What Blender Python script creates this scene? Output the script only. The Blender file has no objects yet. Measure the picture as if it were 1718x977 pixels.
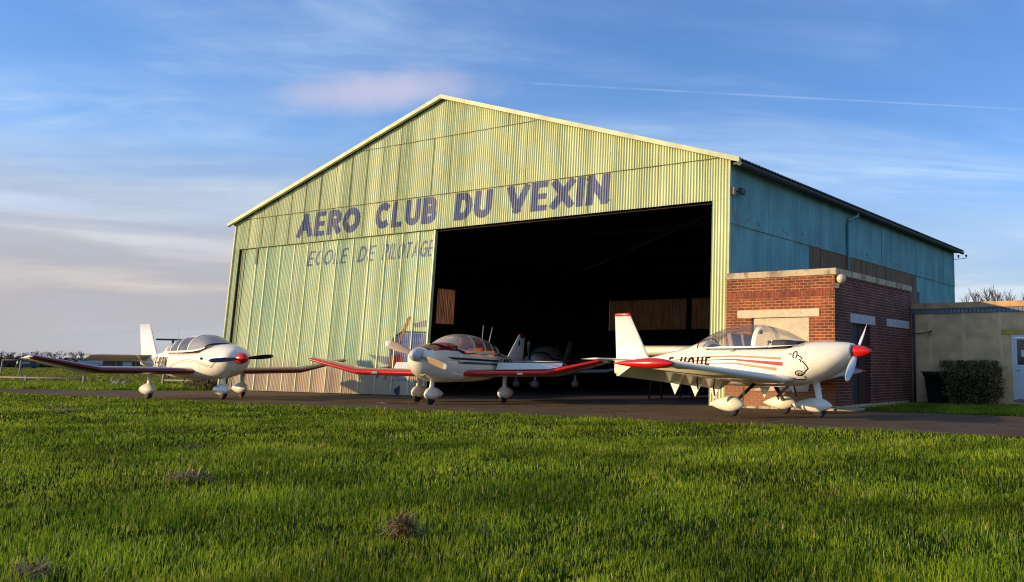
import bpy, bmesh, math, random
import numpy as np
from mathutils import Vector, Matrix
rad = math.radians
random.seed(7); rng = np.random.default_rng(7)
scene = bpy.context.scene

# ------------------------------------------------------------------ camera
F_PX = 1450.8751; PITCH = .1686; ROLL = .007; YAW = -.5075
CAM = Vector((36.6265, -20.358, 1.0132))
fw = Vector((math.sin(YAW)*math.cos(PITCH), math.cos(YAW)*math.cos(PITCH), math.sin(PITCH)))
r0 = Vector((math.cos(YAW), -math.sin(YAW), 0)); u0 = r0.cross(fw)
rt = math.cos(ROLL)*r0 + math.sin(ROLL)*u0; up = math.cos(ROLL)*u0 - math.sin(ROLL)*r0
cd = bpy.data.cameras.new('camera'); cam = bpy.data.objects.new('camera', cd)
scene.collection.objects.link(cam)
M = Matrix((rt, up, -fw)).transposed().to_4x4(); M.translation = CAM
cam.matrix_world = M
cd.sensor_width = 36; cd.lens = F_PX/1718*36
cd.shift_x = -432.9/1718; cd.shift_y = -116.82/1718
cd.clip_start = .05; cd.clip_end = 6000
scene.camera = cam

# ------------------------------------------------------------------ world, sun, exposure
SUN_EL = 9.5; SUN_A = 42.0           # A: degrees from -Y towards -X
sdir = Vector((-math.sin(rad(SUN_A))*math.cos(rad(SUN_EL)), -math.cos(rad(SUN_A))*math.cos(rad(SUN_EL)), math.sin(rad(SUN_EL))))
world = bpy.data.worlds.new('World'); scene.world = world; world.use_nodes = True
wt = world.node_tree; wn = wt.nodes; wl = wt.links; wn.clear()
def wnode(t, **k):
    n = wn.new(t)
    for a, b in k.items(): setattr(n, a, b)
    return n
wo = wnode('ShaderNodeOutputWorld'); bg = wnode('ShaderNodeBackground')
sky = wnode('ShaderNodeTexSky', sky_type='NISHITA', sun_disc=False)
sky.sun_elevation = rad(SUN_EL); sky.sun_rotation = math.atan2(sdir.x, sdir.y)
sky.altitude = 100; sky.air_density = 1.0; sky.dust_density = .6; sky.ozone_density = 3.0
bg.inputs['Strength'].default_value = .142
tc = wnode('ShaderNodeTexCoord'); sep = wnode('ShaderNodeSeparateXYZ'); wl.new(tc.outputs['Generated'], sep.inputs[0])
def wm(op, a, b=None, c=None, clamp=False):
    n = wnode('ShaderNodeMath', operation=op); n.use_clamp = clamp
    for i, v in enumerate((a, b, c)):
        if v is None: continue
        if isinstance(v, (int, float)): n.inputs[i].default_value = v
        else: wl.new(v, n.inputs[i])
    return n.outputs[0]
def wcomb(x, y, z):
    n = wnode('ShaderNodeCombineXYZ')
    for i, v in enumerate((x, y, z)):
        if isinstance(v, (int, float)): n.inputs[i].default_value = v
        else: wl.new(v, n.inputs[i])
    return n.outputs[0]
def wmr(v, a, b, c=0, d=1, smooth=True):
    n = wnode('ShaderNodeMapRange'); n.interpolation_type = 'SMOOTHSTEP' if smooth else 'LINEAR'
    wl.new(v, n.inputs[0])
    for i, q in enumerate((a, b, c, d)): n.inputs[i+1].default_value = q
    return n.outputs[0]
def wnoise(vec, scale, detail=6, rough=.55, dist=0.):
    n = wnode('ShaderNodeTexNoise'); wl.new(vec, n.inputs['Vector'])
    n.inputs['Scale'].default_value = scale; n.inputs['Detail'].default_value = detail
    n.inputs['Roughness'].default_value = rough; n.inputs['Distortion'].default_value = dist
    return n.outputs[0]
def wmix(f, a, b, bt='MIX'):
    n = wnode('ShaderNodeMix', data_type='RGBA', blend_type=bt)
    if isinstance(f, float): n.inputs[0].default_value = f
    else: wl.new(f, n.inputs[0])
    for i, v in ((6, a), (7, b)):
        if isinstance(v, tuple): n.inputs[i].default_value = (*v, 1)
        else: wl.new(v, n.inputs[i])
    return n.outputs[2]
X_, Y_, Z_ = sep.outputs
den = wm('ADD', wm('MAXIMUM', Z_, 0.), .16)
# cloud plane rotated so the streaks run gently left to right in view
ca, sa = math.cos(rad(38)), math.sin(rad(38))
pu = wm('DIVIDE', wm('ADD', wm('MULTIPLY', X_, ca), wm('MULTIPLY', Y_, sa)), den)
pv = wm('DIVIDE', wm('SUBTRACT', wm('MULTIPLY', Y_, ca), wm('MULTIPLY', X_, sa)), den)
cir = wnoise(wcomb(wm('MULTIPLY', pu, .5), wm('MULTIPLY', pv, 1.0), 0.), 1.15, 9, .58, .6)
cir2 = wnoise(wcomb(wm('MULTIPLY', pu, .45), wm('MULTIPLY', pv, 1.5), 3.), 1.9, 10, .6, .4)
az = wm('ARCTAN2', Y_, X_)           # bank of stratus low to the left of the view
band = wnoise(wcomb(wm('MULTIPLY', az, 1.3), wm('MULTIPLY', Z_, 13.), 5.), 1.3, 7, .52, .5)
wisps = wm('MULTIPLY', wm('MULTIPLY', wmr(cir, .42, .74), wmr(cir2, .32, .70)), .62)
hz = wmr(Z_, .0, .42, 1., 0.)
veil = wm('ADD', wm('MULTIPLY', wm('MULTIPLY', wmr(cir2, .30, .8), hz), .35), wm('MULTIPLY_ADD', wm('POWER', hz, 2.), .34, .07))
lowmask = wm('MULTIPLY', wmr(wm('ADD', Z_, wm('MULTIPLY', wm('SUBTRACT', band, .5), .16)), .05, .24, 1., 0.), wmr(band, .22, .5, .72, 1.))
azm = wmr(az, 2.05, 2.6, .45, 1.)
lowmask = wm('MULTIPLY', lowmask, azm)
skyc = wmix(1.0, sky.outputs[0], (.66, 1.05, 1.58), 'MULTIPLY')
c1 = wmix(wm('ADD', wisps, veil, clamp=True), skyc, (4.5, 5.5, 6.4))
c2 = wmix(wmr(band, .40, .62), (2.9, 2.75, 2.9), (4.9, 4.4, 4.0))
c3 = wmix(lowmask, c1, c2)
# small lenticular pink cloud and thin contrail, as directions on the sky
def dirv(az_deg, el_deg):
    a, e = rad(az_deg), rad(el_deg); return (math.cos(a)*math.cos(e), math.sin(a)*math.cos(e), math.sin(e))
def wdot(v):
    n = wnode('ShaderNodeVectorMath', operation='DOT_PRODUCT'); wl.new(tc.outputs['Generated'], n.inputs[0]); n.inputs[1].default_value = v
    return n.outputs['Value']
def pxdir(u, v):
    d = (fw + rt*(u-1291.9)/F_PX - up*(v-371.68)/F_PX).normalized(); return d
dc = pxdir(570, 156); dr_ = (pxdir(695, 148) - dc).normalized(); du_ = dc.cross(dr_).normalized()
lx = wm('DIVIDE', wdot(dr_), .105); ly = wm('DIVIDE', wdot(du_), .022)
ln = wnoise(tc.outputs['Generated'], 16., 6, .6, .3)
rr_ = wm('SQRT', wm('ADD', wm('MULTIPLY', lx, lx), wm('MULTIPLY', ly, ly)))
rr_ = wm('ADD', rr_, wm('MULTIPLY', wm('SUBTRACT', ln, .5), 1.1))
lent = wm('MULTIPLY', wm('MULTIPLY', wmr(rr_, .1, 1.35, 1., 0.), .55), wmr(wdot(dc), .5, .8))
c4 = wmix(lent, c3, (4.6, 4.1, 4.6))
da, db = pxdir(835, 137), pxdir(1718, 184); nrm = da.cross(db).normalized(); cr = wm('ABSOLUTE', wdot(nrm))
tlen = wdot((db-da).normalized())
ta, tb = da.dot((db-da).normalized()), db.dot((db-da).normalized())
trail = wm('MULTIPLY', wm('MULTIPLY', wmr(cr, .0003, .0016, 1., 0.), wmr(tlen, ta, ta+.05)), wm('MULTIPLY', wmr(ln, .3, .7, .02, .17), wmr(wdot(dc), .2, .5)))
c5 = wmix(trail, c4, (5.6, 6.0, 6.8))
wl.new(c5, bg.inputs['Color']); wl.new(bg.outputs[0], wo.inputs[0])

sl = bpy.data.lights.new('sun', 'SUN'); sun = bpy.data.objects.new('sun', sl); scene.collection.objects.link(sun)
sl.energy = 5.0; sl.angle = rad(.6); sl.color = (1.0, .72, .38)
sun.rotation_euler = sdir.to_track_quat('Z', 'Y').to_euler(); sun.location = (0, -60, 30)
scene.view_settings.view_transform = 'Standard'; scene.view_settings.look = 'None'
scene.view_settings.exposure = .26; scene.view_settings.gamma = 1
scene.render.engine = 'CYCLES'
scene.cycles.filter_width = 1.15; scene.cycles.max_bounces = 8; scene.cycles.transparent_max_bounces = 12

# ------------------------------------------------------------------ materials
def mat(name, col, rough=.6, metal=0., var=.12, scale=4., stretch=(1, 1, 1), bump=0., bscale=60., coat=0., col2=None, lo=.35, hi=.65, spec=.5, detail=5):
    m = bpy.data.materials.new(name); m.use_nodes = True; nt = m.node_tree; n = nt.nodes; l = nt.links
    b = n['Principled BSDF']; b.inputs['Roughness'].default_value = rough; b.inputs['Metallic'].default_value = metal
    b.inputs['Coat Weight'].default_value = coat; b.inputs['Specular IOR Level'].default_value = spec
    t = n.new('ShaderNodeTexCoord'); mp = n.new('ShaderNodeMapping'); l.new(t.outputs['Object'], mp.inputs[0]); mp.inputs['Scale'].default_value = stretch
    ns = n.new('ShaderNodeTexNoise'); l.new(mp.outputs[0], ns.inputs['Vector']); ns.inputs['Scale'].default_value = scale; ns.inputs['Detail'].default_value = detail
    r = n.new('ShaderNodeMapRange'); l.new(ns.outputs[0], r.inputs[0]); r.inputs[1].default_value = lo; r.inputs[2].default_value = hi
    mx = n.new('ShaderNodeMix'); mx.data_type = 'RGBA'; l.new(r.outputs[0], mx.inputs[0])
    c2 = col2 or tuple(c*(1-var) for c in col)
    mx.inputs[6].default_value = (*c2, 1); mx.inputs[7].default_value = (*[min(1, c*(1+(0 if col2 else var*.6))) for c in col], 1)
    l.new(mx.outputs[2], b.inputs['Base Color'])
    if bump:
        n2 = n.new('ShaderNodeTexNoise'); l.new(t.outputs['Object'], n2.inputs['Vector']); n2.inputs['Scale'].default_value = bscale; n2.inputs['Detail'].default_value = 4
        bp = n.new('ShaderNodeBump'); bp.inputs['Strength'].default_value = bump; bp.inputs['Distance'].default_value = .02
        l.new(n2.outputs[0], bp.inputs['Height']); l.new(bp.outputs[0], b.inputs['Normal'])
    m['mixnode'] = mx.name
    return m
def nt_of(m): return m.node_tree.nodes, m.node_tree.links, m.node_tree.nodes['Principled BSDF']
def addmix(m, fac_builder, col, bt='MIX'):
    """lay another colour over the base colour where fac_builder's mask says"""
    n, l, b = nt_of(m); src = b.inputs['Base Color'].links[0].from_socket
    mx = n.new('ShaderNodeMix'); mx.data_type = 'RGBA'; mx.blend_type = bt
    l.new(fac_builder(n, l), mx.inputs[0]); l.new(src, mx.inputs[6]); mx.inputs[7].default_value = (*col, 1)
    l.new(mx.outputs[2], b.inputs['Base Color'])
def noise_mask(scale, lo, hi, stretch=(1, 1, 1), amt=1., off=0., detail=6):
    def f(n, l):
        t = n.new('ShaderNodeTexCoord'); mp = n.new('ShaderNodeMapping'); l.new(t.outputs['Object'], mp.inputs[0]); mp.inputs['Scale'].default_value = stretch; mp.inputs['Location'].default_value = (off, off, off)
        ns = n.new('ShaderNodeTexNoise'); l.new(mp.outputs[0], ns.inputs['Vector']); ns.inputs['Scale'].default_value = scale; ns.inputs['Detail'].default_value = detail
        r = n.new('ShaderNodeMapRange'); l.new(ns.outputs[0], r.inputs[0])
        for i, v in enumerate((lo, hi, 0, amt)): r.inputs[i+1].default_value = v
        return r.outputs[0]
    return f
def height_mask(z0, z1, wob=.3, scale=1.5, amt=1.):
    """1 below z0, 0 above z1, with a wandering edge (dirt splashed on the foot of a wall)"""
    def f(n, l):
        t = n.new('ShaderNodeTexCoord'); s = n.new('ShaderNodeSeparateXYZ'); l.new(t.outputs['Object'], s.inputs[0])
        ns = n.new('ShaderNodeTexNoise'); l.new(t.outputs['Object'], ns.inputs['Vector']); ns.inputs['Scale'].default_value = scale; ns.inputs['Detail'].default_value = 5
        a = n.new('ShaderNodeMath'); a.operation = 'MULTIPLY_ADD'; l.new(ns.outputs[0], a.inputs[0]); a.inputs[1].default_value = wob*2; a.inputs[2].default_value = -wob
        b = n.new('ShaderNodeMath'); b.operation = 'ADD'; l.new(a.outputs[0], b.inputs[0]); l.new(s.outputs[2], b.inputs[1])
        r = n.new('ShaderNodeMapRange'); l.new(b.outputs[0], r.inputs[0])
        for i, v in enumerate((z0, z1, amt, 0)): r.inputs[i+1].default_value = v
        return r.outputs[0]
    return f
def drawn_glass(name, tint, gloss=.12, fk=.8, rough=.02, gcol=(1, 1, 1), haze=.16):
    m = bpy.data.materials.new(name); m.use_nodes = True; n = m.node_tree.nodes; l = m.node_tree.links; n.clear()
    o = n.new('ShaderNodeOutputMaterial'); tr = n.new('ShaderNodeBsdfTransparent'); tr.inputs[0].default_value = (*tint, 1)
    g = n.new('ShaderNodeBsdfGlossy'); g.inputs['Roughness'].default_value = rough; g.inputs[0].default_value = (*gcol, 1)
    d = n.new('ShaderNodeBsdfDiffuse'); d.inputs[0].default_value = (.6, .56, .52, 1)  # pale diffuse share mixed in to stand for reflections on the glass
    f = n.new('ShaderNodeLayerWeight'); f.inputs[0].default_value = .22
    a = n.new('ShaderNodeMath'); a.operation = 'MULTIPLY_ADD'; l.new(f.outputs['Fresnel'], a.inputs[0]); a.inputs[1].default_value = fk; a.inputs[2].default_value = gloss; a.use_clamp = True
    mx0 = n.new('ShaderNodeMixShader'); mx0.inputs[0].default_value = haze; l.new(tr.outputs[0], mx0.inputs[1]); l.new(d.outputs[0], mx0.inputs[2])
    mx = n.new('ShaderNodeMixShader'); l.new(a.outputs[0], mx.inputs[0]); l.new(mx0.outputs[0], mx.inputs[1]); l.new(g.outputs[0], mx.inputs[2]); l.new(mx.outputs[0], o.inputs[0])
    return m

# hangar
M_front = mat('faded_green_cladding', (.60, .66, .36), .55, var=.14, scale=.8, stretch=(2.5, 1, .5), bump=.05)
addmix(M_front, noise_mask(2.2, .50, .74, (5, 1, .22), .3), (.42, .44, .22))
addmix(M_front, noise_mask(5.5, .66, .74, (2.2, 1, .4), .6), (.27, .17, .07))
M_door = mat('faded_green_door_cladding', (.58, .67, .39), .55, var=.08, scale=.6, stretch=(2, 1, .7), bump=.05)
addmix(M_door, noise_mask(.6, .45, .65, (1, 1, .8), .5), (.44, .62, .38))
addmix(M_door, height_mask(.75, 1.25, .4, 1.1, .85), (.56, .40, .28))
addmix(M_door, noise_mask(6., .66, .76, (2.2, 1, .3), .6), (.28, .17, .08))
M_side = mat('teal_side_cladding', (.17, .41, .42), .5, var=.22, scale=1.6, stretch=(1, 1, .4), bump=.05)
addmix(M_side, noise_mask(1.1, .45, .75, (1, 2.2, .5), .55), (.13, .30, .32))
addmix(M_side, noise_mask(7., .66, .76, (1, 1.5, .5), .5), (.10, .07, .04))
M_trim = mat('pale_green_trim', (.38, .44, .25), .5, var=.25, scale=2., stretch=(1, 1, 1))
M_batten = mat('door_batten_green', (.52, .62, .36), .5, var=.15, scale=3)
M_seam = mat('dark_seam', (.17, .17, .08), .8, var=.3)
M_roof = mat('dark_asbestos_roof', (.10, .085, .08), .85, var=.35, scale=2.5, bump=.2, bscale=20)
M_gut = mat('dark_gutter_metal', (.045, .045, .05), .6, var=.3)
M_board = mat('weathered_brown_boards', (.21, .12, .06), .85, var=.5, scale=3., stretch=(1, 6, .25), bump=.2, bscale=15)
addmix(M_board, noise_mask(.9, .55, .68, (1, 2, .2), .5, 3.), (.34, .19, .10))
M_inner = mat('shade_dark_inner_lining', (.018, .013, .012), .9, var=.4, scale=2)  # near-black: the hangar's interior shade is put into the lining colour
M_steel = mat('shade_darkened_rusty_steel', (.03, .018, .014), .8, var=.4, scale=3)  # rusty steel, darkened further to carry the hangar's interior shade
M_fadeblue = mat('faded_blue_letter_paint', (.11, .125, .27), .6, var=.2, scale=4., stretch=(2, 1, 1), col2=(.17, .19, .29), lo=.3, hi=.75)
M_thinblue = mat('worn_blue_letter_paint', (.17, .19, .27), .6, var=.2, scale=5., col2=(.27, .31, .36), lo=.3, hi=.75)
M_mblue = mat('mural_blue_paint', (.12, .16, .33), .6, scale=4, col2=(.20, .24, .36))
M_mgrey = mat('mural_grey_paint', (.30, .31, .34), .6, scale=4)
M_morange = mat('mural_orange_paint', (.50, .17, .045), .6, scale=4, col2=(.42, .24, .10))
M_mred = mat('mural_red_paint', (.30, .035, .03), .6, scale=4)
M_mdark = mat('mural_dark_outline', (.04, .045, .08), .6, scale=4)
def translucent_mat(name, col, k):
    m = mat(name, col, .6, var=.45, scale=3., stretch=(3, 3, .3)); n, l, b = nt_of(m)
    t = n.new('ShaderNodeBsdfTranslucent'); src = b.inputs['Base Color'].links[0].from_socket; l.new(src, t.inputs[0])
    mx = n.new('ShaderNodeMixShader'); mx.inputs[0].default_value = k
    o = [q for q in n if q.type == 'OUTPUT_MATERIAL'][0]; l.new(b.outputs[0], mx.inputs[1]); l.new(t.outputs[0], mx.inputs[2]); l.new(mx.outputs[0], o.inputs[0]); return m
M_sheetlit = translucent_mat('clear_corrugated_sheet', (.36, .19, .11), .28)
M_sheetbrown = translucent_mat('brown_corrugated_sheet', (.32, .12, .04), .35)  # browner translucent sheet for the back wall
M_sheetdark = mat('dark_corrugated_sheet', (.05, .03, .025), .8, var=.6, scale=2., stretch=(6, 6, .3))  # much darker, opaque version of the corrugated sheet

def brick_mat(name, c1, c2, mortar, rotax=None):
    m = mat(name, c1, .85, var=.2); n, l, b = nt_of(m)
    t = n.new('ShaderNodeTexCoord'); s = n.new('ShaderNodeSeparateXYZ'); l.new(t.outputs['Object'], s.inputs[0])
    c = n.new('ShaderNodeCombineXYZ'); l.new(s.outputs[1 if rotax else 0], c.inputs[0]); l.new(s.outputs[2], c.inputs[1])
    br = n.new('ShaderNodeTexBrick'); l.new(c.outputs[0], br.inputs['Vector']); br.inputs['Scale'].default_value = 1
    br.inputs['Brick Width'].default_value = .235; br.inputs['Row Height'].default_value = .075; br.inputs['Mortar Size'].default_value = .011 if rotax is None else .009; br.inputs['Mortar Smooth'].default_value = .2
    br.inputs['Color1'].default_value = (*c1, 1); br.inputs['Color2'].default_value = (*c2, 1); br.inputs['Mortar'].default_value = (*mortar, 1); br.inputs['Bias'].default_value = .0
    ns = n.new('ShaderNodeTexNoise'); l.new(t.outputs['Object'], ns.inputs['Vector']); ns.inputs['Scale'].default_value = 2.; ns.inputs['Detail'].default_value = 7
    mr = n.new('ShaderNodeMapRange'); l.new(ns.outputs[0], mr.inputs[0]); mr.inputs[1].default_value = .3; mr.inputs[2].default_value = .7; mr.inputs[3].default_value = .55; mr.inputs[4].default_value = 1.15
    mx = n.new('ShaderNodeMix'); mx.data_type = 'RGBA'; mx.blend_type = 'MULTIPLY'; mx.inputs[0].default_value = 1; l.new(br.outputs[0], mx.inputs[6]); l.new(mr.outputs[0], mx.inputs[7])
    l.new(mx.outputs[2], b.inputs['Base Color'])
    bp = n.new('ShaderNodeBump'); bp.inputs['Strength'].default_value = .6; bp.inputs['Distance'].default_value = .012; bp.invert = True; l.new(br.outputs['Fac'], bp.inputs['Height']); l.new(bp.outputs[0], b.inputs['Normal'])
    return m
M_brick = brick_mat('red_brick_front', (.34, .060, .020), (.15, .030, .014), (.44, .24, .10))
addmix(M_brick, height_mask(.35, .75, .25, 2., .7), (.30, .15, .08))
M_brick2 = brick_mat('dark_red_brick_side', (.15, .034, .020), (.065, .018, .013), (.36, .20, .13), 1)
M_conc = mat('weathered_concrete', (.52, .42, .27), .85, var=.1, scale=3., bump=.25, bscale=40)
addmix(M_conc, noise_mask(4., .50, .64, (1, 1, .6), .75), (.13, .10, .07))
M_lint = mat('painted_lintel', (.60, .52, .36), .8, var=.1, scale=4., bump=.1)
addmix(M_lint, noise_mask(12., .60, .70, (1, 1, 1), .5), (.30, .24, .16))
M_render = mat('beige_render_wall', (.85, .55, .26), .9, var=.10, scale=1., bump=.15, bscale=50)
addmix(M_render, noise_mask(1.3, .42, .62, (1.2, 1, 1.6), .55, 2.), (.38, .28, .15))
M_pil = mat('paler_render_strip', (.82, .56, .28), .9, var=.15, scale=2., bump=.1)
M_bluewood = mat('grey_blue_slats', (.17, .21, .27), .6, var=.2, scale=4.)
M_fascia = mat('brown_concrete_fascia', (.52, .31, .15), .85, var=.3, scale=3., bump=.2)
M_yellow = mat('yellow_ochre_lintel', (.62, .36, .06), .6, var=.15, scale=4.)
M_pvc = mat('white_plastic_door', (.68, .68, .70), .35, var=.03)
M_darkglass = mat('dark_window_pane', (.03, .03, .035), .12, var=.2)
M_paper = mat('white_notice_paper', (.75, .75, .72), .7, var=.05)
M_darkdoor = mat('dark_metal_door', (.025, .035, .045), .5, var=.2)
M_brownwood = mat('dark_brown_wood', (.035, .018, .014), .7, var=.3)
M_binmat = mat('black_plastic', (.012, .012, .014), .45, var=.2)
M_cable = mat('black_cable', (.015, .015, .015), .6)
M_globe = mat('cream_lamp_globe', (.68, .56, .36), .35, var=.08)
M_grey = mat('grey_metal', (.28, .28, .29), .45, .3, var=.2)

# aircraft
def paint(name, col, rough=.22, coat=.5, **k): return mat(name, col, rough, var=k.pop('var', .04), coat=coat, **k)
M_white = paint('white_aircraft_paint', (.88, .83, .69), .24)
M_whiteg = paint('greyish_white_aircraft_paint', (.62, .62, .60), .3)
M_red = paint('bright_red_paint', (.62, .012, .008), .25)
M_dred = paint('dark_red_paint', (.20, .010, .014), .22)
M_crimson = paint('maroon_leading_edge_paint', (.17, .010, .018), .30)
M_navy = paint('navy_stripe_paint', (.02, .025, .05), .3)
M_black = mat('black_marking', (.012, .010, .010), .75, var=.1, spec=.15)
M_beige = paint('beige_stripe_paint', (.44, .26, .12), .6, coat=0)
M_olive = paint('thin_olive_line', (.26, .22, .08), .4)
M_rubber = mat('tyre_rubber', (.018, .017, .017), .8, var=.3, scale=20)
M_hub = mat('wheel_hub_metal', (.55, .52, .48), .3, .6)
M_blackm = mat('black_metal_leg', (.018, .016, .018), .4, var=.2)
M_wood = paint('varnished_wood_blade', (.62, .42, .24), .3, scale=8.)
M_propblack = paint('black_propeller_paint', (.012, .012, .014), .3)
M_propgrey = paint('pale_grey_propeller_paint', (.62, .66, .74), .3)
M_spinw = paint('grey_white_spinner', (.52, .54, .58), .3)
M_cabin = mat('dark_cabin_trim', (.03, .028, .028), .7)
M_orange = mat('orange_seat_fabric', (.85, .17, .03), .75, var=.15)
M_seatgrey = mat('grey_seat_fabric', (.30, .27, .25), .8, var=.15)
M_inlet = mat('dark_intake', (.006, .006, .006), .9)
M_lens = mat('landing_light_lens', (.8, .72, .6), .12, .7)
M_glass = drawn_glass('smoked_canopy_glass', (.78, .70, .68), .05, fk=.6, haze=.14)
M_wscr = drawn_glass('reflection_hazed_windscreen', (.70, .62, .60), .08, haze=.50)
M_glass2 = drawn_glass('clear_canopy_glass', (.95, .94, .94), .02, fk=.45, haze=.05)
M_ribbon = mat('red_ribbon', (.5, .02, .02), .7)
M_strap = mat('yellow_strap', (.80, .68, .04), .5)

# ------------------------------------------------------------------ mesh helpers
class MB:
    def __init__(s): s.v = []; s.f = []; s.m = []; s.sm = []
    def add(s, vs, fs, mi=0, smooth=False):
        o = len(s.v); s.v += [tuple(v) for v in vs]
        for k, f in enumerate(fs):
            s.f.append(tuple(o+i for i in f)); s.m.append(mi if isinstance(mi, int) else mi[k]); s.sm.append(smooth)
    def box(s, a, b, mi=0, mtx=None):
        x0, y0, z0 = a; x1, y1, z1 = b
        vs = [(x0, y0, z0), (x1, y0, z0), (x1, y1, z0), (x0, y1, z0), (x0, y0, z1), (x1, y0, z1), (x1, y1, z1), (x0, y1, z1)]
        if mtx is not None: vs = [tuple(mtx @ Vector(v)) for v in vs]
        s.add(vs, [(0, 3, 2, 1), (4, 5, 6, 7), (0, 1, 5, 4), (1, 2, 6, 5), (2, 3, 7, 6), (3, 0, 4, 7)], mi)
    def loft(s, rings, mi=0, cap=True, smooth=True, closed=True, mfun=None):
        n = len(rings[0]); vs = [p for r in rings for p in r]; fs = []; ms = []
        for i in range(len(rings)-1):
            for j in range(n if closed else n-1):
                a, b, c, d = i*n+j, i*n+(j+1) % n, (i+1)*n+(j+1) % n, (i+1)*n+j
                fs.append((a, b, c, d)); ms.append(mfun(i, j) if mfun else mi)
        if cap:
            fs.append(tuple(range(n-1, -1, -1))); ms.append(mfun(0, 0) if mfun else mi)
            fs.append(tuple(range((len(rings)-1)*n, len(rings)*n))); ms.append(mfun(len(rings)-2, 0) if mfun else mi)
        s.add(vs, fs, ms, smooth)
    def tube(s, pts, r, n=8, mi=0, cap=True, flat=1.):
        pts = [Vector(p) for p in pts]; rs = r if isinstance(r, (list, tuple)) else [r]*len(pts); rings = []
        for i, p in enumerate(pts):
            t = (pts[min(i+1, len(pts)-1)] - pts[max(i-1, 0)]).normalized()
            a = t.cross(Vector((0, 0, 1)) if abs(t.z) < .95 else Vector((1, 0, 0))).normalized(); b = t.cross(a)
            rings.append([p + a*math.cos(2*math.pi*k/n)*rs[i] + b*math.sin(2*math.pi*k/n)*rs[i]*flat for k in range(n)])
        s.loft(rings, mi, cap)
    def cyl(s, a, b, r, n=20, mi=0, r2=None): s.tube([a, b], [r, r if r2 is None else r2], n, mi)
    def lathe(s, prof, n=24, mi=0, axis='z', o=(0, 0, 0)):
        rings = []
        for (r, h) in prof:
            ring = []
            for k in range(n):
                c, q = math.cos(2*math.pi*k/n)*r, math.sin(2*math.pi*k/n)*r
                p = {'z': (c, q, h), 'x': (h, c, q), 'y': (c, h, q)}[axis]
                ring.append((p[0]+o[0], p[1]+o[1], p[2]+o[2]))
            rings.append(ring)
        s.loft(rings, mi)
    def build(s, name, mats, parent=None, loc=None, flip=True, bevel=0):
        me = bpy.data.meshes.new(name); me.from_pydata(s.v, [], s.f)
        if not isinstance(mats, (list, tuple)): mats = [mats]
        for m in mats: me.materials.append(m)
        me.polygons.foreach_set('material_index', s.m); me.polygons.foreach_set('use_smooth', s.sm)
        if flip:
            bm = bmesh.new(); bm.from_mesh(me); bmesh.ops.recalc_face_normals(bm, faces=bm.faces[:]); bm.to_mesh(me); bm.free()
        me.update()
        o = bpy.data.objects.new(name, me); scene.collection.objects.link(o)
        if parent is not None: o.parent = parent
        if loc: o.location = loc
        if bevel:
            md = o.modifiers.new('bevel', 'BEVEL'); md.width = bevel; md.segments = 2; md.limit_method = 'ANGLE'
        return o
def tag(o, label=None, cat=None, group=None, kind=None):
    if label: o['label'] = label
    if cat: o['category'] = cat
    if group: o['group'] = group
    if kind: o['kind'] = kind
    return o
def empty(name, loc=(0, 0, 0), rz=0.):
    e = bpy.data.objects.new(name, None); scene.collection.objects.link(e); e.location = loc; e.rotation_euler = (0, 0, rz); e.empty_display_size = .3; return e
def copy_tree(o, parent=None):
    c = o.copy(); scene.collection.objects.link(c); c.parent = parent
    for ch in list(o.children): copy_tree(ch, c)
    return c

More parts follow.
